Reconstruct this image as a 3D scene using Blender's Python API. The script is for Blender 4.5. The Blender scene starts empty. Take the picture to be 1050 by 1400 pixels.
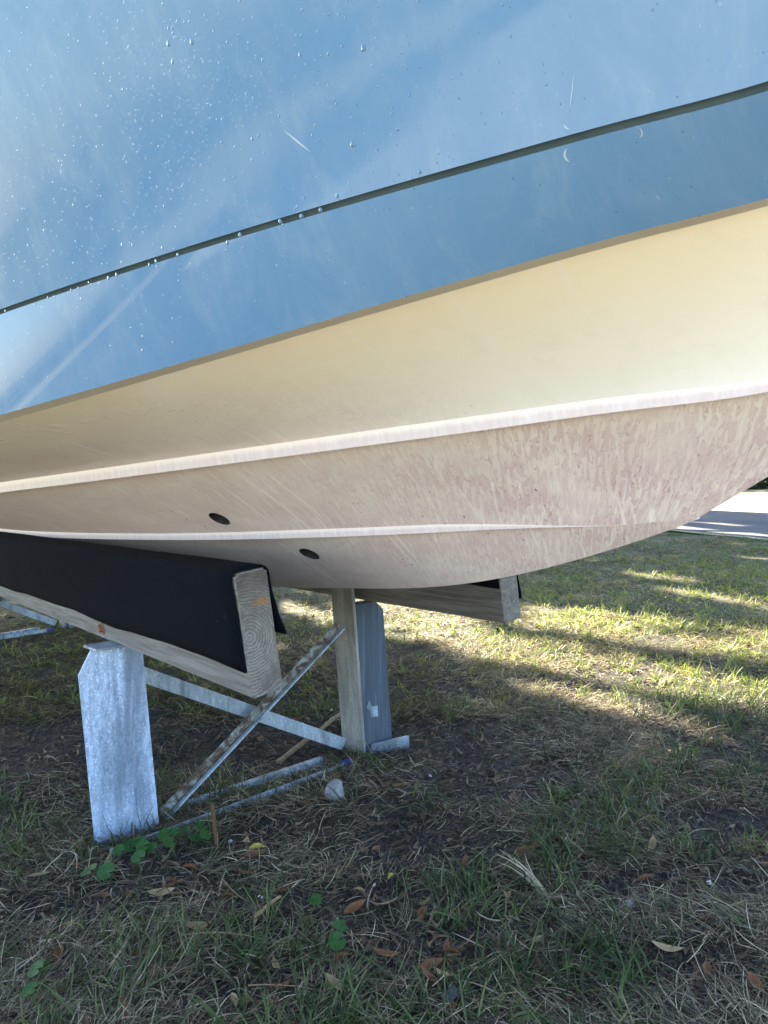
import bpy, bmesh, math, random
import numpy as np
from mathutils import Vector, Matrix

random.seed(7); rng = np.random.default_rng(7)
SC = bpy.context.scene
COL = SC.collection

# ------------------------------------------------------------------ camera
CAM_H = 0.9
FPX = 1050.0
PITCH = math.atan(43/1050); ROLL = math.radians(2)
_f = np.array([0, math.cos(PITCH), -math.sin(PITCH)])
_r0 = np.array([1., 0, 0]); _u0 = np.array([0, math.sin(PITCH), math.cos(PITCH)])
_R = math.cos(ROLL)*_r0 - math.sin(ROLL)*_u0
_U = math.cos(ROLL)*_u0 + math.sin(ROLL)*_r0
EYE = np.array([0, 0, CAM_H])
cd = bpy.data.cameras.new('camera'); cam = bpy.data.objects.new('camera', cd); COL.objects.link(cam)
cd.sensor_fit = 'VERTICAL'; cd.sensor_height = 36; cd.lens = 36*FPX/1400
cd.clip_start = 0.02; cd.clip_end = 3000
cam.matrix_world = Matrix(((_R[0], _U[0], -_f[0], EYE[0]), (_R[1], _U[1], -_f[1], EYE[1]),
                           (_R[2], _U[2], -_f[2], EYE[2]), (0, 0, 0, 1)))
SC.camera = cam
# ------------------------------------------------------------------ sky, sun, exposure
SUN_EL = math.radians(32)
_h = np.array([-0.40, 0.917]); _h /= np.linalg.norm(_h)
TO_SUN = np.array([_h[0]*math.cos(SUN_EL), _h[1]*math.cos(SUN_EL), math.sin(SUN_EL)])
W = bpy.data.worlds.new('World'); SC.world = W; W.use_nodes = True
wn = W.node_tree; wn.nodes.clear()
sky = wn.nodes.new('ShaderNodeTexSky'); sky.sky_type = 'NISHITA'; sky.sun_disc = False
sky.sun_elevation = SUN_EL; sky.sun_rotation = math.atan2(_h[0], _h[1])
bg = wn.nodes.new('ShaderNodeBackground'); bg.inputs['Strength'].default_value = 0.07
wo = wn.nodes.new('ShaderNodeOutputWorld')
wn.links.new(sky.outputs[0], bg.inputs[0]); wn.links.new(bg.outputs[0], wo.inputs[0])
sd = bpy.data.lights.new('sun', 'SUN'); sun = bpy.data.objects.new('sun', sd); COL.objects.link(sun)
sd.energy = 5.0; sd.angle = math.radians(0.5); sd.color = (1.0, 0.90, 0.70)
sun.rotation_euler = Vector(tuple(TO_SUN)).to_track_quat('Z', 'Y').to_euler()
SC.view_settings.view_transform = 'Standard'; SC.view_settings.look = 'None'
SC.view_settings.exposure = 3.62; SC.view_settings.gamma = 1
SC.render.engine = 'CYCLES'
SC.cycles.max_bounces = 8

# ------------------------------------------------------------------ ray helpers (photo pixel -> place)
def ray(px, py): return _R*(px-525)/FPX + _U*(700-py)/FPX + _f
def at_z(px, py, z):
    d = ray(px, py); t = (z-CAM_H)/d[2]; return EYE + d*t
def at_plane(px, py, p, n):
    d = ray(px, py); t = np.dot(np.array(p)-EYE, n)/np.dot(d, n); return EYE + d*t
def proj(P):
    v = np.asarray(P) - EYE
    w = v@_f
    w = np.where(np.abs(w) < 1e-6, 1e-6, w)
    return 525+FPX*(v@_R)/w, 700-FPX*(v@_U)/w, w

DIR = np.array([.625, -.78, 0]); DIR /= np.linalg.norm(DIR)       # boat's heading
LAT = np.array([-DIR[1], DIR[0], 0])                                # to its far (port) side
FRM = np.array([.745, .667, 0]); FRM /= np.linalg.norm(FRM)        # cradle cross frames
UP = np.array([0, 0, 1.])
KEEL = 1.13

# ------------------------------------------------------------------ object helpers
def tag(o, label=None, cat=None, group=None, kind=None):
    if label: o['label'] = label
    if cat: o['category'] = cat
    if group: o['group'] = group
    if kind: o['kind'] = kind
    return o
def link(name, me, mat=None, parent=None):
    o = bpy.data.objects.new(name, me); COL.objects.link(o)
    if mat is not None and not me.materials:
        for m in (mat if isinstance(mat, (list, tuple)) else [mat]): me.materials.append(m)
    if parent is not None:
        o.parent = parent
        if parent.name in ('motorboat', 'boat_cradle'): o.matrix_parent_inverse = Matrix.Translation(parent.location).inverted()
    return o
def empty(name, loc=(0, 0, 0), rz=0.0):
    o = bpy.data.objects.new(name, None); COL.objects.link(o); o.location = loc
    o.rotation_euler = (0, 0, rz); o.empty_display_size = .1; return o
def mesh_np(name, V, Fq, uv=None, smooth=True, attr=None):
    """V (n,3); Fq (m,k) faces all of k corners"""
    me = bpy.data.meshes.new(name); V = np.asarray(V, np.float32); Fq = np.asarray(Fq, np.int32)
    m, k = Fq.shape
    me.vertices.add(len(V)); me.vertices.foreach_set('co', V.ravel())
    me.loops.add(m*k); me.loops.foreach_set('vertex_index', Fq.ravel())
    me.polygons.add(m); me.polygons.foreach_set('loop_start', np.arange(0, m*k, k, dtype=np.int32))
    me.polygons.foreach_set('loop_total', np.full(m, k, np.int32))
    me.polygons.foreach_set('use_smooth', np.full(m, smooth, bool))
    if uv is not None:
        l = me.uv_layers.new(name='UVMap'); l.data.foreach_set('uv', np.asarray(uv, np.float32)[Fq.ravel()].ravel())
    if attr is not None:
        for an, arr in attr.items():
            A = me.attributes.new(an, 'FLOAT', 'POINT'); A.data.foreach_set('value', np.asarray(arr, np.float32))
    me.update(calc_edges=True); me.validate(); return me
def bm_mesh(name, bm, smooth=False):
    me = bpy.data.meshes.new(name); bm.normal_update(); bm.to_mesh(me); bm.free()
    if smooth: me.polygons.foreach_set('use_smooth', [True]*len(me.polygons))
    return me
def bm_prism(bm, prof, p0, p1, xax, yax):
    """sweep a 2-D profile from p0 to p1; profile axes xax, yax (vectors)"""
    p0, p1, xax, yax = (np.asarray(v, float) for v in (p0, p1, xax, yax))
    a = [bm.verts.new(tuple(p0+xax*u+yax*v)) for u, v in prof]
    b = [bm.verts.new(tuple(p1+xax*u+yax*v)) for u, v in prof]
    n = len(prof)
    for i in range(n): bm.faces.new((a[i], a[(i+1) % n], b[(i+1) % n], b[i]))
    bm.faces.new(a[::-1]); bm.faces.new(b)
    bmesh.ops.recalc_face_normals(bm, faces=bm.faces[:])
def bevel(bm, w, seg=2):
    bmesh.ops.bevel(bm, geom=[e for e in bm.edges], offset=w, segments=seg, affect='EDGES', profile=.6, clamp_overlap=True)
def prism_obj(name, prof, p0, p1, xax, yax, mat, parent, bev=.0015):
    bm = bmesh.new(); bm_prism(bm, prof, p0, p1, xax, yax)
    if bev: bevel(bm, bev)
    return link(name, bm_mesh(name, bm), mat, parent)
def rect(w0, w1, h0, h1): return [(w0, h0), (w1, h0), (w1, h1), (w0, h1)]
def angle_prof(w, h, t): return [(0, 0), (w, 0), (w, t), (t, t), (t, h), (0, h)]

# smooth value noise for layout
_NT = rng.random((256, 256))
def vnoise(x, y):
    x = np.asarray(x, float); y = np.asarray(y, float)
    xi = np.floor(x).astype(int); yi = np.floor(y).astype(int); u = x-xi; v = y-yi
    u = u*u*(3-2*u); v = v*v*(3-2*v)
    g = lambda i, j: _NT[i % 256, j % 256]
    return (g(xi, yi)*(1-u)+g(xi+1, yi)*u)*(1-v)+(g(xi, yi+1)*(1-u)+g(xi+1, yi+1)*u)*v
def fbm(x, y, o=4):
    s = 0; a = .5; t = 0
    for k in range(o): s = s+a*vnoise(x*2**k+17*k, y*2**k+31*k); t += a; a *= .5
    return s/t
def ground_h(x, y):
    d = np.hypot(x, np.asarray(y)-2)
    fade = np.clip(1.4-d/14, 0, 1)
    return ((fbm(np.asarray(x)*1.1+40, np.asarray(y)*1.1+40, 3)-.5)*.05 + (fbm(np.asarray(x)*7+9, np.asarray(y)*7+5, 3)-.5)*.018)*fade

# ------------------------------------------------------------------ material helper
class Mat:
    def __init__(s, name, **kw):
        s.m = bpy.data.materials.new(name); s.m.use_nodes = True; s.t = s.m.node_tree
        s.p = s.t.nodes['Principled BSDF']
        for k, v in kw.items(): s.set(k, v)
    def set(s, k, v):
        i = s.p.inputs[k.replace('_', ' ')]
        if hasattr(v, 'is_output') or isinstance(v, bpy.types.NodeSocket): s.t.links.new(v, i)
        else: i.default_value = (v if not isinstance(v, tuple) or len(v) != 3 else (*v, 1))
    def n(s, typ, ins=None, **props):
        nd = s.t.nodes.new(typ)
        for k, v in props.items(): setattr(nd, k, v)
        for k, v in (ins or {}).items():
            i = nd.inputs[k]
            if isinstance(v, bpy.types.NodeSocket): s.t.links.new(v, i)
            else: i.default_value = (*v, 1) if isinstance(v, tuple) and len(v) == 3 and i.type == 'RGBA' else v
        return nd
    def coord(s, kind='Object', scale=(1, 1, 1), rot=(0, 0, 0), loc=(0, 0, 0)):
        tc = s.n('ShaderNodeTexCoord')
        mp = s.n('ShaderNodeMapping', {'Vector': tc.outputs[kind], 'Scale': scale, 'Rotation': rot, 'Location': loc})
        return mp.outputs[0]
    def sheared(s, su, sv, k=.72, loc=0.):
        sx = s.n('ShaderNodeSeparateXYZ', {0: s.n('ShaderNodeTexCoord').outputs['UV']})
        kk = s.n('ShaderNodeMapRange', {0: sx.outputs[0], 1: -1.6, 2: -.45, 3: -.15*k/.72, 4: -.66*k/.72}).outputs[0]
        u = s.math('MULTIPLY', s.math('ADD', sx.outputs[0], s.math('MULTIPLY', sx.outputs[1], kk)), su)
        return s.n('ShaderNodeCombineXYZ', {0: s.math('ADD', u, loc), 1: s.math('MULTIPLY', sx.outputs[1], sv), 2: loc}).outputs[0]
    def noise(s, vec, scale, detail=4, rough=.6, dist=0.):
        return s.n('ShaderNodeTexNoise', {'Vector': vec, 'Scale': scale, 'Detail': detail, 'Roughness': rough, 'Distortion': dist}).outputs[0]
    def vor(s, vec, scale, feature='F1', rnd=1.):
        return s.n('ShaderNodeTexVoronoi', {'Vector': vec, 'Scale': scale, 'Randomness': rnd}, feature=feature).outputs[0]
    def ramp(s, fac, stops, interp='LINEAR'):
        nd = s.n('ShaderNodeValToRGB', {'Fac': fac}); cr = nd.color_ramp; cr.interpolation = interp
        while len(cr.elements) < len(stops): cr.elements.new(.5)
        for e, (p, c) in zip(cr.elements, stops):
            e.position = p; e.color = (c, c, c, 1) if isinstance(c, (int, float)) else (*c, 1)
        return nd.outputs[0]
    def mix(s, fac, a, b, mode='MIX'):
        nd = s.n('ShaderNodeMix', data_type='RGBA', blend_type=mode)
        for idx, v in ((0, fac), (6, a), (7, b)):
            i = nd.inputs[idx]
            if isinstance(v, bpy.types.NodeSocket): s.t.links.new(v, i)
            else: i.default_value = (*v, 1) if isinstance(v, tuple) else v
        return nd.outputs[2]
    def math(s, op, a, b=0., c=0.):
        nd = s.n('ShaderNodeMath', operation=op)
        for i, v in enumerate((a, b, c)):
            if isinstance(v, bpy.types.NodeSocket): s.t.links.new(v, nd.inputs[i])
            else: nd.inputs[i].default_value = v
        return nd.outputs[0]
    def bump(s, h, strength=.3, dist=.002):
        b = s.n('ShaderNodeBump', {'Height': h, 'Strength': strength, 'Distance': dist}); s.set('Normal', b.outputs[0])
    def attr(s, name): return s.n('ShaderNodeAttribute', attribute_name=name).outputs['Fac']

# ------------------------------------------------------------------ materials
def mat_ground():
    m = Mat('lawn_soil', Roughness=.95, Specular_IOR_Level=.2)
    v = m.coord('Object')
    fine = m.noise(v, 150, 7, .78); mid = m.noise(v, 6, 5, .6); big = m.noise(v, 1.1, 4, .6)
    soil = m.ramp(fine, [(.3, (.014, .0125, .012)), (.55, (.045, .040, .037)), (.75, (.11, .10, .09))])
    straw = m.ramp(m.noise(v, 90, 5, .75), [(.3, (.055, .047, .031)), (.6, (.19, .16, .10)), (.8, (.34, .29, .19))])
    green = m.ramp(m.noise(v, 70, 5, .75), [(.3, (.03, .045, .014)), (.6, (.10, .13, .038)), (.8, (.21, .23, .085))])
    c = m.mix(m.ramp(mid, [(.46, 0.), (.64, .75)]), soil, m.mix(.45, straw, soil))
    peb = m.ramp(m.vor(v, 130), [(.10, 1.), (.17, 0.)]); c = m.mix(m.math('MULTIPLY', peb, m.ramp(m.noise(v, 300, 2), [(.56, 0.), (.62, .8)])), c, (.22, .21, .20))
        # far lawn is closed turf: less bare soil away from the boat (distance from the boat's foot)
    tc = m.n('ShaderNodeTexCoord'); ln = m.n('ShaderNodeVectorMath', {0: tc.outputs['Object']}, operation='LENGTH')
    far = m.ramp(m.math('DIVIDE', ln.outputs['Value'], 12.), [(.26, 0.), (.6, .75)])
    c = m.mix(far, c, m.mix(m.ramp(mid, [(.4, 0.), (.6, 1.)]), straw, green))
    m.set('Base_Color', c); m.bump(m.math('ADD', fine, m.math('MULTIPLY', mid, 1.)), 1., .012); return m.m
def mat_attr(name, stops, rough=.6, trans=0.0, spec=.3):
    m = Mat(name, Roughness=rough, Specular_IOR_Level=spec)
    m.set('Base_Color', m.ramp(m.attr('v'), stops))
    if trans:
        out = m.t.nodes['Material Output']
        tr = m.n('ShaderNodeBsdfTranslucent', {'Color': m.ramp(m.attr('v'), stops)})
        mx = m.n('ShaderNodeMixShader', {0: trans, 1: m.p.outputs[0], 2: tr.outputs[0]})
        m.t.links.new(mx.outputs[0], out.inputs[0])
    return m.m
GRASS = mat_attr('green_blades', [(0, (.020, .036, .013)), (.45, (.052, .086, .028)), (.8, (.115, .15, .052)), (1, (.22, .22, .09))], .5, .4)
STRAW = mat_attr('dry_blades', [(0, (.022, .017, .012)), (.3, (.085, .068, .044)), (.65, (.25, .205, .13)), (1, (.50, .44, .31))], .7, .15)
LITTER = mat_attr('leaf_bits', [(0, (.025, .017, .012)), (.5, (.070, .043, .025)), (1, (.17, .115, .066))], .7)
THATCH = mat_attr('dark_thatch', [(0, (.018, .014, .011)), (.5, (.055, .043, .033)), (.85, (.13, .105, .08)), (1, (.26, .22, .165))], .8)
GRASS_SUNLIT = mat_attr('sunlit_lawn_blades', [(0, (.040, .070, .014)), (.45, (.125, .165, .028)), (.8, (.25, .275, .055)), (1, (.38, .36, .12))], .5, .45)  # brighter copy of the grass: sunlight on the far lawn put into the colour
STRAW_SUNLIT = mat_attr('sunlit_lawn_straw', [(0, (.05, .04, .022)), (.35, (.16, .13, .065)), (.7, (.34, .285, .145)), (1, (.54, .47, .28))], .7, .3)  # brighter copy of the straw, sunlight painted in likewise
CROWN = mat_attr('crown_leaves', [(0, (.018, .030, .010)), (.5, (.040, .062, .018)), (1, (.085, .10, .030))], .5, .2)
def mat_leaf(name, a, b):
    m = Mat(name, Roughness=.65, Specular_IOR_Level=.2)
    v = m.coord('Object'); nz = m.noise(v, 90, 4)
    m.set('Base_Color', m.ramp(nz, [(.3, a), (.7, b)])); m.bump(m.noise(v, 200, 3), .3, .001); return m.m
LEAF_BROWN = mat_leaf('brown_leaf', (.07, .032, .016), (.15, .075, .035))
LEAF_ORANGE = mat_leaf('orange_leaf', (.095, .042, .018), (.17, .08, .036))
LEAF_TAN = mat_leaf('tan_leaf', (.20, .14, .07), (.32, .24, .13))
LEAF_YELLOW = mat_leaf('yellow_leaf', (.25, .20, .03), (.38, .33, .07))
PENNY = mat_leaf('round_green_leaf', (.011, .045, .009), (.026, .085, .018))
BARK = Mat('bark', Roughness=.9)
_v = BARK.coord('Object', (1, 1, .25)); BARK.set('Base_Color', BARK.ramp(BARK.noise(_v, 9, 6, .7), [(.3, (.04, .033, .027)), (.7, (.15, .13, .11))]))
BARK.bump(BARK.noise(_v, 14, 5), .8, .03); BARK = BARK.m
def mat_road():
    m = Mat('worn_asphalt', Roughness=.95, Specular_IOR_Level=.08); v = m.coord('Object')
    c = m.ramp(m.noise(v, 60, 6, .7), [(.3, (.055, .056, .06)), (.7, (.12, .12, .125))])
    m.set('Base_Color', m.mix(m.ramp(m.noise(v, .7, 4), [(.4, 0.), (.7, .5)]), c, (.15, .148, .14)))
    m.bump(m.noise(v, 120, 4), .5, .006); return m.m
def mat_sand():
    m = Mat('pale_sandy_verge', Roughness=.95); v = m.coord('Object')
    c = m.ramp(m.noise(v, 30, 6, .75), [(.3, (.22, .19, .12)), (.7, (.46, .42, .31))])
    m.set('Base_Color', m.mix(m.ramp(m.noise(v, 1.3, 5), [(.45, 0.), (.65, .8)]), c, (.20, .19, .07))); m.bump(m.noise(v, 40, 4), .6, .02); return m.m

def mat_blue():
    m = Mat('blue_gelcoat', Roughness=.05, Specular_IOR_Level=.19)
    v = m.coord('UV'); 
    big = m.noise(v, 1.6, 4, .55); mid = m.noise(m.coord('UV', (1.6, 1, 1)), 7, 5, .65, 1.)
    scuffv = m.coord('UV', (60, 10, 1)); scuff = m.noise(scuffv, 1., 6, .75, 1.2)
    base = m.ramp(big, [(.3, (.080, .164, .270)), (.7, (.094, .182, .288))])
    haze = m.math('MULTIPLY', m.ramp(mid, [(.42, 0.), (.72, .6)]), m.ramp(scuff, [(.38, .25), (.70, 1.)]))
    base = m.mix(haze, base, (.18, .255, .325))
    spk = m.ramp(m.noise(m.coord('UV', (150, 90, 1)), 1., 3, .6), [(.66, 0.), (.76, .55)])
    base = m.mix(m.math('MULTIPLY', spk, m.ramp(mid, [(.4, .0), (.65, 1.)])), base, (.33, .39, .44))
    m.set('Base_Color', base)
    m.set('Roughness', m.ramp(mid, [(.35, .025), (.75, .09)]))
    return m.m
def mat_cream(stain):
    m = Mat('cream_gelcoat_stained' if stain else 'cream_gelcoat', Roughness=.28, Specular_IOR_Level=.45, Coat_Weight=.1)
    g = m.attr('girth')      # 0 keel .. 1 chine
    st = m.attr('along')     # metres, bow positive
    cream = m.ramp(m.noise(m.coord('UV', (3, 6, 1)), 1, 4), [(.3, (.80, .76, .69)), (.7, (.83, .805, .75))])
    pale = (.82, .78, .72)
    c = m.mix(m.ramp(g, [(.50, 1.), (.66, 0.)]), cream, pale)
    c = m.mix(m.ramp(m.math('ADD', g, m.math('MULTIPLY', m.noise(m.coord('UV', (4, 9, 1)), 1., 4), .12)), [(.72, 0.), (1.12, .8)]), c, (.80, .70, .50))
    c = m.mix(m.ramp(m.noise(m.coord('UV', (16, 16, 1)), 1., 6, .7), [(.52, 0.), (.75, .35)]), c, (.66, .60, .52))
    # dried scum: pink-brown wash, drips that hang along the girth
    dv = m.sheared(165, 38); d1 = m.noise(dv, 1., 3, .5, .7)
    d2 = m.noise(m.sheared(260, 70, .72, 5.), 1., 4, .6, 1.0)
    wash = m.noise(m.coord('UV', (2.2, 7, 1)), 1., 5, .6, .6)
    reach = m.math('ADD', m.math('MULTIPLY', wash, .55), m.math('MULTIPLY', g, -1.))
    reach = m.math('ADD', reach, m.ramp(m.math('MULTIPLY', st, -.4), [(.30, 0.), (.75, .26)]))
    low = m.ramp(m.math('ADD', reach, .65), [(.05, 0.), (.55, 1.)])
    upr = m.ramp(g, [(.60, 0.), (.66, 1.)]); aft2 = m.ramp(m.math('MULTIPLY', st, -.4), [(.30, 1.), (.50, 0.)])
    low = m.math('MULTIPLY', low, m.math('SUBTRACT', 1., m.math('MULTIPLY', upr, aft2)))
    bow = m.ramp(m.math('ADD', m.math('MULTIPLY', st, .5), 1.), [(.30, .18), (.62, 1.)])       # heavy drips forward, thin aft
    scum = m.ramp(wash, [(.3, (.585, .475, .42)), (.7, (.70, .61, .55))])
    c = m.mix(m.math('MULTIPLY', low, .82), c, scum)
    haze = m.ramp(m.noise(m.coord('UV', (5, 11, 1), loc=(2, 5, 0)), 1., 5, .62, .8), [(.38, 0.), (.68, .7)])
    c = m.mix(m.math('MULTIPLY', haze, low), c, (.56, .425, .405))
    clus = m.ramp(m.noise(m.coord('UV', (9, 13, 1), loc=(7, 1, 0)), 1., 4, .6, .5), [(.36, .30), (.56, 1.)])
    blot = m.math('MULTIPLY', m.math('MULTIPLY', m.ramp(d1, [(.36, 1.), (.45, .75), (.49, 0.)]), low), clus)
    c = m.mix(m.math('MULTIPLY', m.math('MULTIPLY', blot, bow), .68), c, (.51, .345, .36))
    edge = m.math('MULTIPLY', m.math('MULTIPLY', m.ramp(d1, [(.455, 0.), (.485, 1.), (.515, 0.)]), low), clus)
    c = m.mix(m.math('MULTIPLY', m.math('MULTIPLY', edge, bow), m.ramp(d2, [(.36, .1), (.54, .95)])), c, (.30, .14, .17))
    d3 = m.noise(m.sheared(330, 52, .72, 11.), 1., 3, .55, .7)
    fine = m.math('MULTIPLY', m.ramp(d3, [(.55, 0.), (.60, .8), (.66, .1)]), low)
    c = m.mix(m.math('MULTIPLY', fine, .55), c, (.47, .33, .32))
    lite = m.math('MULTIPLY', m.ramp(m.noise(m.sheared(150, 17, .72, 3.), 1., 3, .5, .6), [(.55, 0.), (.68, .5)]), low)
    c = m.mix(lite, c, (.76, .71, .66))
    # greyer, dirtier water line towards the stern
    aft = m.ramp(m.math('MULTIPLY', st, -.25), [(.30, 0.), (.62, .55)])
    c = m.mix(m.math('MULTIPLY', m.math('MULTIPLY', aft, low), .6), c, (.46, .375, .32))
    dots = m.ramp(m.vor(m.coord('UV', (70, 45, 1)), 1.), [(.09, .9), (.14, 0.)])
    dmask = m.ramp(m.noise(m.coord('UV', (5, 6, 1)), 1, 3), [(.50, 0.), (.62, 1.)])
    c = m.mix(m.math('MULTIPLY', m.math('MULTIPLY', dots, dmask), m.math('ADD', low, .1)), c, (.10, .06, .055))
    scr = m.ramp(m.noise(m.sheared(60, 2.2, .3, 9.), 1., 2, .4), [(.655, 0.), (.685, .7)])
    c = m.mix(m.math('MULTIPLY', scr, .8), c, (.80, .745, .66))
    m.set('Base_Color', c)
    m.set('Roughness', m.ramp(low, [(0., .22), (1., .48)]))
    m.bump(d2, .08, .001); return m.m
def mat_strake():
    m = Mat('white_worn_shaded_strake', Roughness=.32)
    v = m.coord('UV', (120, 14, 1)); n1 = m.noise(v, 1., 5, .7)
    c = m.ramp(n1, [(.3, (.47, .40, .405)), (.55, (.545, .485, .495)), (.75, (.61, .57, .585))])
    c = m.mix(m.ramp(m.noise(m.coord('UV', (9, 30, 1)), 1., 5, .65), [(.48, 0.), (.66, .55)]), c, (.52, .43, .425))
    c = m.mix(m.ramp(m.math('ADD', m.attr('girth'), m.math('MULTIPLY', n1, .3)), [(.62, 0.), (1.15, .8)]), c, (.72, .64, .59))  # fillet's soft shading at the top edge, painted into the colour
    m.set('Base_Color', c); return m.m
def mat_galv(name, lo, hi, dark, rough=.55, metal=.25):
    m = Mat(name, Roughness=rough, Metallic=metal)
    v = m.coord('Object', (1, 1, .35))
    sp = m.noise(v, 75, 7, .85, .6); big = m.noise(m.coord('Object', (1.4, 1.4, .22)), 9, 4, .6, .6); w = m.noise(m.coord('Object'), 170, 3, .7)
    c = m.ramp(sp, [(.34, lo), (.62, hi)])
    c = m.mix(m.ramp(w, [(.55, 0.), (.62, .8)]), c, tuple(min(.86, x*1.25) for x in hi))
    c = m.mix(m.ramp(big, [(.46, 0.), (.64, .75)]), c, dark)
    st_ = m.noise(m.coord('Object', (1, 1, .06)), 22, 4, .6, .2); c = m.mix(m.ramp(st_, [(.55, 0.), (.68, .6)]), c, dark)
    c = m.mix(m.ramp(m.noise(m.coord('Object'), 17, 4, .7), [(.66, 0.), (.74, .35)]), c, (.16, .10, .06))
    m.set('Base_Color', c); m.bump(sp, .25, .002); return m.m
GALV = mat_galv('weathered_galvanised', (.14, .195, .30), (.40, .52, .72), (.075, .11, .165))
GALV_DULL = mat_galv('dull_galvanised', (.14, .18, .225), (.31, .38, .46), (.08, .10, .125))
GALV_BUFF = mat_galv('buff_galvanised', (.16, .167, .165), (.265, .272, .268), (.10, .105, .10), .7, .1)
def mat_bluegrey():
    m = Mat('blue_grey_weathered', Roughness=.75)
    v = m.coord('Object', (9, 9, .5)); n1 = m.noise(v, 6, 5, .7, .4)
    m.set('Base_Color', m.ramp(n1, [(.3, (.022, .033, .05)), (.55, (.045, .066, .098)), (.72, (.10, .135, .18))])); m.bump(n1, .4, .003); return m.m
def mat_rust():
    m = Mat('rusted_angle', Roughness=.8)
    v = m.coord('Object'); n1 = m.noise(v, 26, 5, .7, .5)
    c = m.ramp(n1, [(.40, (.20, .24, .25)), (.49, (.11, .11, .10)), (.56, (.055, .032, .02)), (.68, (.022, .014, .010))])
    m.set('Base_Color', c); m.bump(n1, .5, .003); return m.m
def mat_wood(end=False):
    m = Mat('weathered_end_grain' if end else 'weathered_board', Roughness=.85)
    tc = m.n('ShaderNodeTexCoord')
    if end:
        sx = m.n('ShaderNodeSeparateXYZ', {0: m.coord('Object')})
        y = m.math('ADD', sx.outputs[1], -.012); z = m.math('ADD', sx.outputs[2], -.115)
        rr = m.math('SQRT', m.math('ADD', m.math('MULTIPLY', y, y), m.math('MULTIPLY', z, z)))
        rr = m.math('ADD', rr, m.math('MULTIPLY', m.noise(m.coord('Object'), 16, 4), .034))
        ring = m.math('ADD', m.math('MULTIPLY', m.math('SINE', m.math('MULTIPLY', rr, 1000.)), .5), .5)
        c = m.ramp(ring, [(.0, (.10, .096, .09)), (.4, (.148, .144, .138)), (1., (.185, .182, .175))])
        c = m.mix(m.ramp(m.noise(m.coord('Object'), 22, 5, .7), [(.42, 0.), (.62, .75)]), c, (.065, .06, .054))
        # old water mark at the top of the end and one rusty patch
        top = m.ramp(z, [(.050, 0.), (.105, .75)]); c = m.mix(m.math('MULTIPLY', top, m.math('MULTIPLY', m.noise(m.coord('Object'), 40, 4), 2.2)), c, (.06, .05, .045))
        rs = m.n('ShaderNodeVectorMath', {0: m.coord('Object', (1, 1, 2.6)), 1: (0, .048, .175*2.6)}, operation='DISTANCE').outputs['Value']
        c = m.mix(m.ramp(m.math('ADD', rs, m.math('MULTIPLY', m.noise(m.coord('Object'), 60, 3), .02)), [(.014, .85), (.036, 0.)]), c, (.20, .095, .02))
        crack = m.ramp(m.noise(m.coord('Object', (1, 90, 8)), 1., 3), [(.70, 0.), (.76, .8)])
        c = m.mix(crack, c, (.05, .045, .04))
        m.set('Base_Color', c); m.bump(ring, .5, .002)
    else:
        v = m.coord('Object', (2.2, 40, 40)); n1 = m.noise(v, 1.6, 6, .7, .8)
        v2 = m.coord('Object', (3, 160, 160)); n2 = m.noise(v2, 1., 4, .6)
        c = m.ramp(n1, [(.3, (.06, .056, .05)), (.5, (.135, .130, .122)), (.72, (.215, .21, .20))])
        c = m.mix(m.ramp(n2, [(.52, 0.), (.66, .75)]), c, (.07, .065, .06))
        c = m.mix(m.ramp(m.noise(m.coord('Object', (1.5, 3, 3)), 1., 3), [(.5, 0.), (.72, .6)]), c, (.15, .14, .125))
        m.set('Base_Color', c); m.bump(m.math('ADD', n1, n2), .5, .003)
    return m.m
def mat_carpet():
    m = Mat('black_bunk_carpet', Roughness=1., Specular_IOR_Level=.05)
    v = m.coord('Object'); n1 = m.noise(v, 420, 4, .8); b = m.noise(v, 11, 4)
    c = m.ramp(n1, [(.3, (.0016, .0024, .004)), (.7, (.0055, .0075, .012))])
    lint = m.ramp(m.noise(m.coord('Object', (120, 120, 60)), 1., 2), [(.69, 0.), (.75, .6)])
    c = m.mix(m.math('MULTIPLY', lint, m.ramp(b, [(.48, 0.), (.62, 1.)])), c, (.13, .13, .135))
    m.set('Base_Color', c); m.bump(n1, .8, .002); return m.m
GROUND = mat_ground(); ROAD = mat_road(); SAND = mat_sand()
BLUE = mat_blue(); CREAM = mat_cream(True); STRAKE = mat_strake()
CREAM_SHADED = Mat('shaded_cream_chine', Roughness=.5, Base_Color=(.70, .64, .50)).m  # the hull's cream with the lip's shade painted into the colour
GROOVE = Mat('dark_groove', Roughness=.75, Specular_IOR_Level=.2)
GROOVE.set('Base_Color', GROOVE.ramp(GROOVE.noise(GROOVE.coord('UV', (20, 20, 1)), 1., 4), [(.3, (.026, .046, .052)), (.7, (.045, .068, .074))])); GROOVE = GROOVE.m
BLACK = Mat('black_hole', Roughness=.8, Base_Color=(.003, .003, .003)).m
BORE = Mat('dark_bore', Roughness=.7)
BORE.set('Base_Color', BORE.ramp(BORE.noise(BORE.coord('Object'), 120, 4), [(.4, (.004, .0035, .003)), (.7, (.022, .018, .012))])); BORE = BORE.m
WHITE = Mat('white_deck', Roughness=.4, Base_Color=(.75, .74, .70)).m
SCUFF = Mat('pale_scuff', Roughness=.6, Base_Color=(.27, .35, .41)).m
SEAM = Mat('brown_seam', Roughness=.7, Base_Color=(.16, .12, .09)).m
WATER = Mat('water_bead', Roughness=.03, IOR=1.33, Transmission_Weight=.35, Specular_IOR_Level=.2, Base_Color=(.115, .21, .315)).m
BLUEGREY = mat_bluegrey(); RUST = mat_rust(); WOOD = mat_wood(); ENDG = mat_wood(True); CARPET = mat_carpet()
BOLT = Mat('rusty_bolt', Roughness=.7, Metallic=.4, Base_Color=(.20, .10, .05)).m
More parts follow.
